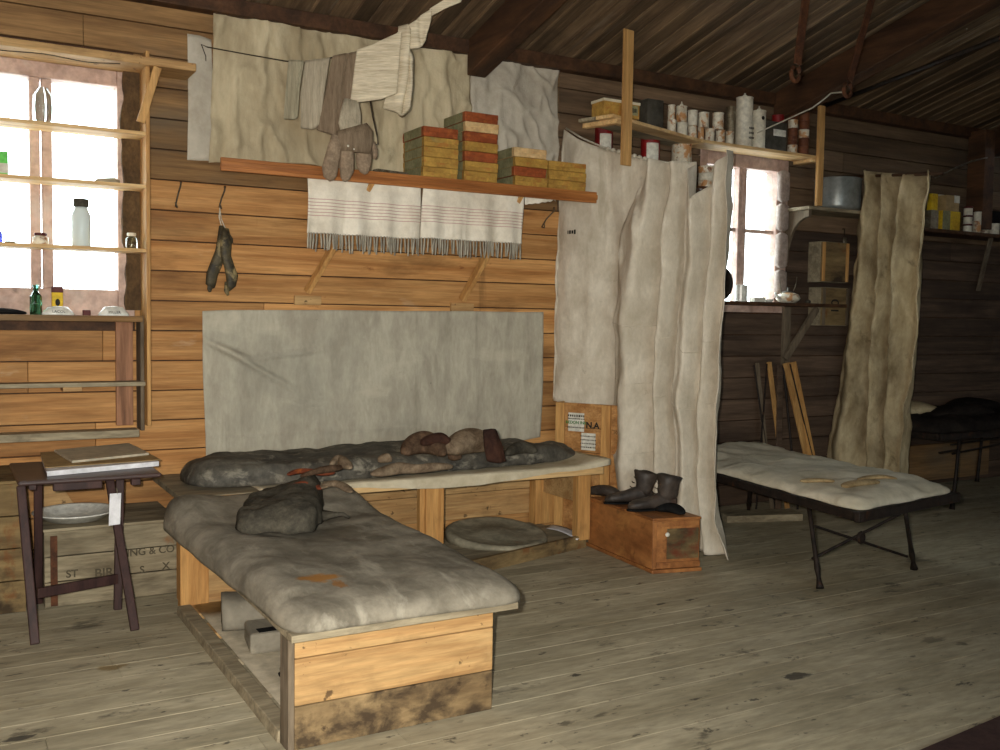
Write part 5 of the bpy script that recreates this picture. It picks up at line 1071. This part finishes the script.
# ================================================================== pot shelf
PZ = 2.255
t = thing('pot_shelf', 'dark shelf on a curved wooden bracket right of the window', 'shelf', (5.95, -.12, PZ - .03))
m = MB(); m.box(5.60, 6.42, -.27, -.002, PZ - .025, PZ); m.build('board', M['grey_wood'], t, bevel=.003)
m = MB(); n = 14; out = [(0, 0)] + [(-.25 + .0, 0.0)] + [(-.25 + .215 * math.sin(k / n * math.pi / 2), -.05 - .33 * (1 - math.cos(k / n * math.pi / 2))) for k in range(n + 1)] + [(0, -.40)]
pts = [(-.002 + a_ , PZ - .026 + b_) for a_, b_ in out]
N_ = len(pts); m.add([(5.62, y_, z_) for y_, z_ in pts] + [(5.645, y_, z_) for y_, z_ in pts], [tuple(range(N_)), tuple(range(2 * N_ - 1, N_ - 1, -1))] + [(i, N_ + i, N_ + (i + 1) % N_, (i + 1) % N_) for i in range(N_)]); m.build('bracket', M['grey_wood_v'], t)
q = U(837, 205, y=-.14); s = depth(q) / F; r = 22.5 * s; hp = U(837, 180, y=-.14).z - PZ
m = MB(); m.lathe([(r * .86, .0008), (r * .97, .012), (r, .03), (r, hp - .006), (r * 1.03, hp), (r * .97, hp + .003), (r * .95, hp - .004), (r * .93, .02), (.001, .012)], (q.x, -.14, PZ), 40)
o = tag(m.build('cooking_pot', M['pot'], smooth=True), 'large grey enamel cooking pot on the dark bracket shelf', 'pot')
m = MB(); m.lathe([(r * .96, hp - .002), (r * .98, hp + .006), (r * .6, hp + .014), (.002, hp + .016)], (q.x, -.14, PZ), 36); m.build('lid', M['pot'], o, smooth=True)
for sgn in (-1, 1):
    m = MB(); m.tube([(q.x + sgn * r * .99, -.17, PZ + hp * .7), (q.x + sgn * (r + .03), -.17, PZ + hp * .68), (q.x + sgn * (r + .03), -.11, PZ + hp * .68), (q.x + sgn * r * .99, -.11, PZ + hp * .7)], .005, 6); m.build('handle', M['pot'], o)
p = U(851, 209, y=-.2); m = MB(); m.loft([((p.x - .05, -.2, PZ + .006), (0, .02, 0), (0, 0, .005)), ((p.x, -.21, PZ + .014), (0, .03, 0), (0, 0, .013)), ((p.x + .05, -.2, PZ + .006), (0, .02, 0), (0, 0, .005))], 10); tag(m.build('rag', M['pale_cloth'], smooth=True), 'small pale rag beside the cooking pot', 'rag')
# hanging bits under the pot shelf
p = U(847, 240, y=-.05); t = thing('padlock', 'small dark lock hanging under the pot shelf', 'lock', (p.x, -.03, p.z - .03))
m = MB(); m.loft([((p.x, -.03, p.z - .03), (.014, 0, 0), (0, .008, 0)), ((p.x, -.03, p.z - .01), (.02, 0, 0), (0, .012, 0)), ((p.x, -.03, p.z + .02), (.016, 0, 0), (0, .010, 0))], 12); m.build('body', M['hookgrey'], t, smooth=True)
m = MB(); m.tube([(p.x - .01, -.03, p.z + .018), (p.x - .012, -.03, p.z + .05), (p.x, -.025, p.z + .09), (p.x, -.002, p.z + .09)], .004, 6); m.build('shackle', M['iron'], t)
# small wall crates
for k, (pt, pb, lab) in enumerate(((241, 283, 'upper of two small wooden crates hung on the dark wall'), (287, 326, 'lower small wall crate marked with a sideways ten'))):
    a = U(822.5, pt, y=-.14); b = U(848, pb, y=-.14)
    t = thing('wall_crate', lab, 'crate', ((a.x + b.x) / 2, -.07, b.z), 'small crates on the dark wall')
    m = MB(); m.box(a.x, b.x, -.125, -.002, b.z, b.z + .012); m.box(a.x, b.x, -.125, -.002, a.z - .012, a.z); m.box(a.x, a.x + .012, -.125, -.002, b.z + .0125, a.z - .0125); m.box(b.x - .012, b.x, -.125, -.002, b.z + .0125, a.z - .0125); m.build('side_board', M['grey_wood'], t, bevel=.002)
    m = MB(); m.box(a.x + .002, b.x - .002, -.138, -.1255, b.z + .004, a.z - .004); o = m.build('front_board', M['wall_grey'] if False else M['crate_rust'], t, bevel=.003)
    for xa in (a.x + .004, b.x - .034):
        m = MB(); m.box(xa, xa + .03, -.147, -.1385, b.z + .006, a.z - .006); m.build('batten', M['bunk_pine_v'] if k == 0 else M['grey_wood_v'], t, bevel=.002)
    if k: text('10', .12, M['ink'], t, ((a.x + b.x) / 2, -.139, (a.z + b.z) / 2), (0, 0, 1), (-1, 0, 0), lift=.001, bold=.001)
# ================================================================== window sill shelf on the right with crockery
ZW = 1.535
t = thing('sill_shelf', 'dark narrow shelf under the right window', 'shelf', (5.4, -.1, ZW - .03))
m = MB(); m.box(4.78, 6.08, -.24, -.032, ZW - .025, ZW); m.build('board', M['iron'] if False else M['beam'], t, bevel=.003)
a = U(787, 312, y=-.02); b = U(787, 360, y=-.02); m = MB(); m.box(a.x - .035, a.x + .035, -.03, -.001, b.z - .06, ZW - .026); m.build('wall_cleat', M['grey_wood_v'], t, bevel=.003)
q0 = U(785, 359, y=-.045); m = MB(); m.beam((q0.x, -.045, q0.z), (U(817, 311, y=-.10).x, -.10, ZW - .03), .05, .03, (0, 1, 0)); m.build('brace', M['grey_wood_v'], t, bevel=.003)
def tp(px, py, y=-.13): return U(px, py, y=y)
q = tp(788, 300); s = depth(q) / F; r = 12 * s; h = 10.5 * s
t = thing('teapot', 'squat pale teapot with raised wire handle on the sill shelf', 'teapot', (q.x, -.13, ZW))
m = MB(); m.lathe([(r * .6, .0008), (r * .9, .02), (r, h * .45), (r * .85, h * .8), (r * .45, h)], (q.x, -.13, ZW), 28); m.build('body', M['tin'], t, smooth=True)
m = MB(); m.lathe([(r * .5, h - .001), (r * .45, h + .008), (r * .12, h + .014), (r * .1, h + .03), (r * .14, h + .036), (.001, h + .04)], (q.x, -.13, ZW), 20); m.build('lid', M['tin_dark'], t, smooth=True)
m = MB(); m.tube([(q.x - r * .85, -.13, ZW + h * .4), (q.x - r * 1.25, -.13, ZW + h * .6), (q.x - r * 1.5, -.13, ZW + h * .95)], [.014, .011, .008], 8); m.build('spout', M['porcelain'], t, smooth=True)
m = MB(); m.tube([(q.x + r * .5, -.13, ZW + h * .9), (q.x + r * .85, -.13, ZW + h * 1.7), (q.x + r * .95, -.13, ZW + h * 2.5)], .004, 6); m.tube([(q.x - r * .75, -.13, ZW + h * .8), (q.x - r * .95, -.13, ZW + h * 1.6), (q.x - r * 1.0, -.13, ZW + h * 2.2)], .004, 6); m.build('handle', M['hookgrey'], t)
o, g = tin('storage_jar', 'pale glazed jar at the left end of the right sill shelf', 735, 747.5, 285, 'porcelain', ZW + .0005, y=-.14, group=None, cat='jar')
o, g = pbox('cream_box', 'small white box between pale jar and teapot', 755, 766, 297, .06, 'white_label', ZW, yf=-.16); 
p = U(770, 304, y=-.2); m = MB(); m.lathe([(.02, .0008), (.03, .012), (.032, .022), (.028, .022), (.02, .006), (.001, .005)], (p.x, -.19, ZW), 18); tag(m.build('small_cup', M['porcelain'], smooth=True), 'tiny white dish left of the teapot', 'dish')
p = U(813, 302, y=-.2); m = MB(); m.lathe([(.014, .0008), (.022, .01), (.02, .02), (.008, .03), (.001, .032)], (p.x, -.15, ZW), 14); tag(m.build('stopper', M['tin_dark'], smooth=True), 'small dark stopper at the right end of the sill shelf', 'stopper')
# black rounded pan edge beside the curtain
p = U(734, 286, y=-.30); m = MB(); m.lathe([(.001, 0), (.10, .002), (.12, .03), (.11, .03), (.09, .006), (.001, .005)], (0, 0, 0), 26); m.v = [Vector((4.85 + v.z * .5, -.16 + v.x, ZW + .122 + v.y)) for v in m.v]; tag(m.build('frying_pan', M['iron'], smooth=True), 'black pan standing on edge beside the long curtain', 'pan')
# leaning sticks
ST = [((757, 363), (765, 440), 'grey_wood_v', .035, .012, 'thin grey lath, leftmost of the sticks leaning below the sill'), ((754, 365), (766, 448), 'iron', .014, .014, 'black rod crossing the leftmost lath below the sill'), ((769, 362), (779, 442), 'pale_pine_v', .04, .014, 'pine lath, second of the sticks leaning below the sill'), ((767, 364), (762, 430), 'iron', .012, .012, 'black rod leaning left beside the second lath'), ((780, 365), (779, 445), 'wall_dark', .05, .016, 'reddish brown slat standing upright among the leaning sticks'), ((783, 364), (790, 434), 'iron', .018, .018, 'thick black rod right of the reddish slat'), ((786, 363), (806, 450), 'pale_pine_v', .06, .02, 'broad pine stake leaning right below the sill'), ((793, 362), (811, 450), 'bunk_pine_v', .05, .018, 'second pine stake, rightmost of the leaning sticks'), ((790, 364), (812, 455), 'iron', .012, .012, 'black rod between the two pine stakes')]
for k, (a_, b_, mt, w_, th_, lab) in enumerate(ST):
    yk = -.035 - .012 * k; A_ = U(*a_, y=yk); B2 = U(*b_, y=yk - .12)
    d = (B2 - A_); kz = (.004 - A_.z) / d.z; E_ = A_ + d * kz
    m = MB()
    if mt == 'iron': m.tube([A_, (A_ + E_) / 2, E_], w_ / 2, 8)
    else: m.beam(A_, E_, w_, th_, (0, 1, 0))
    tag(m.build('leaning_rod' if mt == 'iron' else 'wooden_lath', M[mt], bevel=0 if mt == 'iron' else .002), lab, 'stick', 'sticks leaning below the right window')
# dark box under cot / board
m = MB(); a = U(722, 522, z=.0); b = U(790, 518, z=0)
m.hexa([(a.x, a.y - .05, .001), (b.x, b.y - .12, .001), (b.x + .08, b.y + .06, .001), (a.x + .08, a.y + .16, .001)], [(a.x, a.y - .05, .05), (b.x, b.y - .12, .05), (b.x + .08, b.y + .06, .05), (a.x + .08, a.y + .16, .05)]); tag(m.build('floor_plank', M['orange_pine'] if False else M['grey_wood'], bevel=.004), 'loose brown plank lying on the floor under the near cot', 'plank')
# ================================================================== iron cot
fl, fr_ = U(820, 588, z=0), U(914, 568, z=0)
t = thing('iron_cot', 'iron framed cot with grey canvas beside the long curtain', 'cot', (4.6, -1.1, 0))
CZ = .42
c0_, c1_ = U(859, 517, z=CZ), U(956, 497, z=CZ); wd = (c1_ - c0_); ax = Vector((.16, .987, 0)).normalized()
LEN = 1.92; c2_, c3_ = c1_ + ax * LEN, c0_ + ax * LEN
for (a_, b_, nm) in ((c0_, c1_, 'end_rail'), (c3_, c2_, 'end_rail'), (c0_, c3_, 'side_rail'), (c1_, c2_, 'side_rail')):
    m = MB(); dd = (b_ - a_).normalized(); m.beam(a_ - dd * .02, b_ + dd * .02, .035, .055 if nm == 'end_rail' else .05); m.build(nm, M['iron'], t, bevel=.006)
wdn = wd.normalized()
fA, fB = U(820, 588, z=.01), U(914, 568, z=.01); tA, tB = U(809, 508, z=CZ - .03), U(905, 511, z=CZ - .03)
back = ax * (LEN - .52)
for tp_, ft_ in ((tA, fA), (tB, fB), (tA + back, fA + back + ax * .2), (tB + back, fB + back + ax * .2)):
    m = MB(); zs = [CZ - .026, .30, .16, .10, .06, .03, .008]; rr = [.013, .012, .013, .017, .011, .016, .022]
    P_ = []
    for z in zs: k = 1 - (z - .008) / (CZ - .034); P_.append(Vector((lerp(tp_.x, ft_.x, k), lerp(tp_.y, ft_.y, k), z)))
    m.tube(P_, rr, 10); m.build('leg', M['iron'], t, smooth=True)
m = MB(); m.beam(tA + Vector((0, 0, .012)), tB + Vector((0, 0, .012)), .02, .02); m.build('cross_bar', M['iron'], t)
def cross(a_, b_):
    m = MB()
    pA0 = a_ - ax * .05; pB0 = b_ - ax * .05
    m.tube([Vector((pA0.x, pA0.y, .31)), Vector((pB0.x, pB0.y, .12))], .008, 6); m.tube([Vector((pA0.x, pA0.y, .13)), Vector((pB0.x, pB0.y, .40 - .02))], .008, 6)
    c_ = (pA0 + pB0) / 2; m.lathe([(.03, -.012), (.036, 0), (.03, .012)], (0, 0, 0), 12); k = len(m.v) - 36
    for i in range(k, len(m.v)): v = m.v[i]; m.v[i] = Vector((c_.x, c_.y, .235)) + wdn * v.x + Vector((0, 0, v.y)) + ax * v.z
    m.build('cross_brace', M['iron'], t)
cross(lerp(tA, fA, .35) + ax * .05, lerp(tB, fB, .35) + ax * .05)
def ch(u, v): return .72 + .30 * math.sin(u * math.pi) * (.5 + .5 * math.sin(v * 5 + 1)) + .45 * max(0, v - .82) / .18
m = MB(); m.pad([c0_ + ax * .0 - wdn * .01, c1_ + wdn * .0, c2_ - ax * .02, c3_ - ax * .02], CZ + .029, .075, 16, 40, 60, 5, .02, ch, 8.0, 2.4)
tag(m.build('cot_canvas', M['cotcloth'], smooth=True, wrinkle=.006, wscale=8), 'crumpled grey canvas cover on the near iron cot', 'cover')
ZC = CZ + .029 + .075
for k, (pts, rr, lab) in enumerate((([(800, 478), (812, 477), (822, 477), (836, 478)], [3.5, 5, 5, 3.5], 'long tan rag strip, left one on the near cot'), ([(842, 483), (852, 481), (866, 480), (880, 478)], [4.5, 7, 6, 4], 'knotted tan rag, middle one on the near cot'), ([(858, 476), (872, 474), (886, 474), (898, 475)], [3.5, 5, 5, 3], 'tan rag strip, right one on the near cot'))):
    lump('rag', lab, 'rag', 'straw', pts, rr, .5, ZC - .008, 'tan rags on the near cot', wr=.008)
# ================================================================== far curtain
c = [([(865, 169), (861, 215), (853, 280), (848, 330), (838, 390), (829, 440), (822, 518)], 0), ([(874, 172), (873, 230), (866, 280), (862, 330), (855, 390), (848, 440), (844, 518)], 0.105), ([(881, 172), (879, 230), (876, 270), (872, 330), (868, 390), (862, 520)], -0.105), ([(889, 174), (888, 230), (885, 280), (880, 330), (876, 390), (872, 520)], 0.090), ([(900, 172), (897, 215), (892, 260), (888, 330), (883, 390), (880, 522)], -0.105), ([(911, 176), (906, 220), (899, 265), (899, 330), (894, 400), (890, 522)], 0.090), ([(922, 172), (917, 215), (913, 270), (910, 330), (906, 400), (899, 524)], -0.075), ([(933, 170), (932, 215), (925, 270), (922, 330), (916, 380), (908, 430), (903, 524)], 0.060)]
cl = cloth(c, lambda px, py: U(px, py, x=6.2), (-1, 0, 0), per=10, nv=80, na=.03, ns=6, seed=9)
zm = min(v.z for v in cl.v)
for v in cl.v:
    if v.z < .005: v.z = .005
tag(cl.build('canvas_curtain', M['canvas2'], smooth=True, solid=.003), 'stained brownish canvas curtain beyond the cooking pot', 'curtain')
a = U(866, 172, x=6.2); b = U(934, 172, x=6.2)
m = MB(); m.tube([(6.19, -.02, a.z - .01), (6.19, b.y - .08, b.z - .02)], .012, 8); tag(m.build('curtain_rail', M['beam'], smooth=True), 'thin dark rail holding the stained far curtain', 'rail')
# ================================================================== far tin shelf
TZ2 = U(965, 230, y=-.25).z - .012
t = thing('tin_shelf', 'dark wall shelf with packets and tins at far right', 'shelf', (7.8, -.13, TZ2 - .03))
m = MB(); m.box(6.45, 9.4, -.27, -.002, TZ2 - .03, TZ2); m.build('board', M['beam'], t, bevel=.004)
a = U(993, 240, y=-.24); b = U(978, 291, y=-.03); m = MB(); pts = [Vector((lerp(a.x, b.x, k / 6), lerp(-.22, -.03, k / 6), lerp(TZ2 - .032, b.z, k / 6)))for k in range(7)]
m.loft([(p, Vector((.03, 0, 0)), Vector((0, .008, 0))) for p in pts], 8, 4); m.build('strap_bracket', M['grey_wood_v'], t)
G3 = 'goods on the far tin shelf'
X1 = 750
def ex_(v): return X1 + v * K
def yy_(v): return 140 + v * K
z0 = TZ2 + .0005
pk = [('grey_packet', 716, 746, 275, 'rim', 'pale canister below the yellow packet on the far shelf', 0), ('yellow_box', 762, 832, 277, 'yellow_paper', 'large yellow and cream box on the far shelf', 1)]
gg = {}
for nm, a_, b_, py, mt, lab, k in pk:
    o, g = pbox(nm, lab, ex_(a_), ex_(b_), yy_(py), .1, mt, TZ2, yf=-.21, cat='box', group=G3); gg[k] = g
    if k:
        m = MB(); m.box(g[0], lerp(g[0], g[1], .42), g[2] - .0016, g[2] - .0004, g[3] + .004, g[3] + g[4] - .002); m.build('cream_panel', M['band'], o)
o, g = pbox('yellow_packet', 'slim bright yellow packet standing on the pale canister', ex_(720), ex_(744), yy_(210), .05, 'yellow_paper', gg[0][3] + gg[0][4] + .0008, yf=-.19, cat='packet', group=G3)
o, g = pbox('paper_packet', 'grey lettered packet beside the bright yellow packet', ex_(748), ex_(768), yy_(214), .05, 'tin_clean', TZ2, yf=-.12, cat='packet', group=G3)
o, g = pbox('carton', 'brown carton with pale top corner on the yellow and cream box', ex_(776), ex_(828), yy_(216), .08, 'tan_card', gg[1][3] + gg[1][4] + .0008, yf=-.2, cat='box', group=G3)
m = MB(); m.box(lerp(g[0], g[1], .6), g[1] + .0012, g[2] - .0016, g[2] + .02, g[3] + g[4] * .55, g[3] + g[4] + .001); m.build('paper_label', M['white_label'], o)
z = z0
for k in range(3):
    o, g = tin('small_tin', 'small white banded tin, %s of the stack of three on far shelf' % ('bottom', 'middle', 'topmost')[k], ex_(847), ex_(880), 200, 'tin_clean', z, y=-.18, hpx=8.6, group=G3); z += g[4] + .0008
    m = MB(); m.lathe([(g[3] * 1.005, g[4] - .016), (g[3] * 1.015, g[4] - .015), (g[3] * 1.015, g[4] - .001), (g[3] * .98, g[4] + .0003)], (g[0], g[1], g[2]), 20); m.build('lid', M['redbrown'], o)
o, g = tin('food_tin', 'tan labelled tin right of the stack of three small tins', ex_(884), ex_(916), 200, 'tin', z0, y=-.18, hpx=12.5, group=G3)
o2, g2 = tin('food_tin', 'pale tin on top of the tan labelled tin', ex_(887), ex_(918), 200, 'tin_clean', z0 + g[4] + .0008, y=-.18, hpx=9, group=G3)
tin('food_tin', 'short rust spotted tin, second from the right on far shelf', ex_(920), ex_(949), 200, 'tin', z0, y=-.18, hpx=12, group=G3)
o, g = tin('food_tin', 'pale tin below the black box at the right on far shelf', ex_(952), ex_(988), 200, 'tin_clean', z0, y=-.18, hpx=11.5, group=G3)
o, g = pbox('black_box', 'black box resting on the rightmost tin of far shelf', ex_(960), ex_(1000), yy_(252), .1, 'black_cloth', g[2] + g[4] + .0008, yf=-.22, cat='box', group=G3, h=.10)
# ================================================================== far cot
t = thing('iron_cot', 'dark iron cot heaped with black bedding at far right', 'cot', (7.6, -.5, 0))
FZc = U(950, 434, y=-.88).z - .02; fx0, fx1, fy0, fy1 = 6.36, 8.3, -.88, -.08
for a_, b_, nm in (((fx0, fy0), (fx1, fy0), 'side_rail'), ((fx0, fy1), (fx1, fy1), 'side_rail'), ((fx0, fy0), (fx0, fy1), 'end_rail'), ((fx1, fy0), (fx1, fy1), 'end_rail')):
    m = MB(); m.beam((*a_, FZc), (*b_, FZc), .035, .05); m.build(nm, M['iron'], t, bevel=.005)
for xx in (fx0 + .28, fx1 - .28):
    for yv in (fy0 + .03, fy1 - .03):
        m = MB(); m.tube([(xx, yv, FZc - .02), (xx - .02, yv, FZc * .55), (xx - .05, yv, .05), (xx - .055, yv, .006)], [.014, .013, .015, .022], 8); m.build('leg', M['iron'], t, smooth=True)
m = MB(); m.tube([(fx0 + .05, fy0 + .03, FZc - .12), (fx0 + .27, fy0 + .03, FZc - .11)], .009, 6); m.tube([(fx0 + .28, fy0 + .1, FZc - .08), (fx1 - .35, fy0 + .1, FZc - .02)], .008, 6); m.tube([(fx0 + .30, fy0 + .1, FZc - .15), (fx1 - .35, fy0 + .1, FZc - .05)], .008, 6); m.build('cross_brace', M['iron'], t)
m = MB(); m.pad([(fx0, fy0), (fx1, fy0), (fx1, fy1), (fx0, fy1)], FZc + .027, .11, 14, 50, 26, 4, .03, None, 2.0, 2.2); tag(m.build('mattress', M['dark_blanket'], smooth=True, wrinkle=.012, wscale=6), 'thick black blanket covering the far dark cot', 'blanket')
for k, (x_, y_, mt, L_, lab, nm) in enumerate(((6.75, -.35, 'canvas2', .62, 'pale folded cloth near the curtain on far cot', 'cloth'), (7.0, -.62, 'dark_blanket', .7, 'black heap at the front edge of far cot', 'cloth'), (7.6, -.3, 'dark_blanket', .7, 'dark bundle at the rear right of far cot', 'cloth'))):
    zz = FZc + .13; m = MB(); m.loft([((x_ - L_ / 2, y_, zz), (0, .05, 0), (0, 0, .012)), ((x_ - L_ / 4, y_ + .02, zz + .02), (0, .15, 0), (0, 0, .05)), ((x_, y_, zz + .03), (0, .18, 0), (0, 0, .065)), ((x_ + L_ / 4, y_ - .02, zz + .02), (0, .14, 0), (0, 0, .045)), ((x_ + L_ / 2, y_, zz), (0, .04, 0), (0, 0, .012))], 16); tag(m.build('bedding_bundle', M[mt], smooth=True, sub=1, wrinkle=.022, wscale=9), lab, nm, 'bedding on the far cot')
m = MB(); m.box(6.5, 8.2, -.06, -.012, .05, .36); tag(m.build('wall_plank', M['wall_grey'], bevel=.004), 'wide brown board against the wall under the far cot', 'plank')
# ================================================================== roof ironwork and cords
def strap(px0, py0, px1, py1, z, lab, w):
    b = U(px1, py1, z=z); top = Vector((b.x + (.02 if px0 < 830 else .06), b.y - .02, cz(b.y - .02) - .005))
    a_ = U(px0, py0, y=b.y); d = (a_ - b).normalized(); k = (cz(b.y) - b.z) / max(.2, d.z + SL * d.y); top = b + d * (k - .004)
    t = thing('roof_hook', lab, 'hook', tuple(b), 'iron hooks hanging from the roof')
    m = MB(); m.beam(b + Vector((0, 0, .05)), top, .045 * w, .014, (0, 1, 0)); m.build('strap', M['rust'], t, bevel=.003)
    m = MB(); P = [b + Vector((math.cos(q) * .032 - .012, 0, math.sin(q) * .04)) for q in [math.radians(d_) for d_ in range(60, -250, -25)]]; m.tube(P, .012, 8); m.build('hook_end', M['rust'], t, smooth=True); return b
strap(806, 0, 797, 74, 2.72, 'dark iron strap hook hanging from the roof, left one', 1.15)
hb = strap(872, 0, 849, 90, 2.74, 'rusty iron strap hook hanging from the roof, right one', 1.0)
m = MB(); P = [U(757, 133, y=-.28), U(790, 118, y=-.4), U(812, 108, y=-.55), U(823, 100, y=-.7), U(831, 93, y=-.8), U(845, 92, y=hb.y)]; P[0].z = ZS + .2 if False else P[0].z; m.tube(P, .005, 6); tag(m.build('cable', M['white_cord'], smooth=True), 'pale cable from the tin shelf up to the rusty roof hook', 'cable')
m = MB(); a_ = U(822, 107, y=-.12); b_ = U(1000, 38, x=5.56); d = b_ - a_; m.tube([a_, b_ + d * .25], .016, 8); tag(m.build('tie_rod', M['iron'], smooth=True), 'black iron tie rod running from the wall head to upper right', 'rod')
m = MB(); a_ = U(497, 42, y=-.25); b_ = U(570, -4, y=-1.0); m.tube([a_, b_ + (b_ - a_) * .4], .013, 8); tag(m.build('tie_rod', M['iron'], smooth=True), 'thin iron rod beside the roof beam above the cartons', 'rod')
m = MB(); P = [U(935, 178, y=-.6), U(955, 168, y=-.5), U(972, 161, y=-.3), U(985, 158, y=-.24), U(1004, 157, y=-.01)]; m.tube(P, .006, 6); tag(m.build('cable', M['hookgrey'], smooth=True), 'thin grey cable right of the stained far curtain', 'cable')
b_ = U(966, 24, y=-1.2); t = thing('pull_cord', 'short pale knotted pull cord hanging from the roof at right', 'cord', tuple(b_))
m = MB(); m.tube([b_ + Vector((0, 0, .02)), Vector((b_.x + .01, b_.y, cz(b_.y) - .002))], .006, 6); m.build('cord', M['white_cord'], t)
m = MB(); m.lathe([(.002, .03), (.008, .02), (.012, .0), (.008, -.006), (.001, -.008)], tuple(b_), 10); m.build('knot', M['white_cord'], t, smooth=True)
# dark maroon mat, bottom right
p = [U(915, 752, z=.01), U(1002, 715, z=.01)]; d = (p[1] - p[0]).normalized(); n_ = Vector((d.y, -d.x, 0))
if n_.y > 0: n_ = -n_
a_ = p[0] - d * .0; L_ = 1.6
m = MB(); pts = [a_, a_ + d * L_, a_ + d * L_ + n_ * 1.2, a_ + n_ * 1.2]; m.hexa([(q.x, q.y, .0008) for q in pts], [(q.x, q.y, .012) for q in pts]); tag(m.build('floor_mat', M['mat'], bevel=.003), 'dark maroon speckled floor mat in the lower right corner', 'mat')
FLASH=540; EXPO=0.45; WORLD=8.0
# ================================================================== light, world, camera
w = bpy.data.worlds.new('sky'); SC.world = w; w.use_nodes = True
bg = w.node_tree.nodes['Background']; bg.inputs[0].default_value = (.93, .97, 1, 1); bg.inputs[1].default_value = WORLD
def portal(x0, x1, z0, z1, y, inward):
    l = bpy.data.lights.new('window_daylight', 'AREA'); l.shape = 'RECTANGLE'; l.size = x1 - x0; l.size_y = z1 - z0; l.cycles.is_portal = True
    o = bpy.data.objects.new('window_daylight', l); C.objects.link(o); o.location = ((x0 + x1) / 2, y, (z0 + z1) / 2)
    o.rotation_euler = (math.radians(-90 if inward < 0 else 90), 0, 0); o['kind'] = 'helper'
portal(W1[0], W1[1], W1[2], W1[3], .14, -1); portal(W2[0], W2[1], W2[2], W2[3], .14, -1)
for a, b, c_, d in FILL_WIN: portal(a, b, c_, d, YF - .1, 1)  # portals for the unseen fill windows
fwd = Vector(ROT[2]); right = Vector(ROT[0]); up = -Vector(ROT[1])
l = bpy.data.lights.new('camera_flash', 'SPOT'); l.energy = FLASH; l.color = (1, .93, .82); l.spot_size = math.radians(105); l.spot_blend = 1.0; l.shadow_soft_size = .018
o = bpy.data.objects.new('camera_flash', l); C.objects.link(o); o.location = Vector(CAM) - right * .07 + up * .05
aim = (fwd - right * .16).normalized(); o.rotation_euler = aim.to_track_quat('-Z', 'Y').to_euler()
cam = bpy.data.cameras.new('camera'); cam.sensor_width = 36; cam.lens = F * 36 / 1000; cam.clip_start = .05; cam.clip_end = 200
co = bpy.data.objects.new('camera', cam); C.objects.link(co)
Mx = Matrix((right, up, -fwd)).transposed().to_4x4(); Mx.translation = Vector(CAM); co.matrix_world = Mx; SC.camera = co
SC.view_settings.view_transform = 'Standard'; SC.view_settings.look = 'None'; SC.view_settings.gamma = 1; SC.view_settings.exposure = EXPO
SC.view_settings.use_curve_mapping = False
for o in bpy.data.objects:
    for k in ('_o', '_w'):
        if k in o.keys(): del o[k]
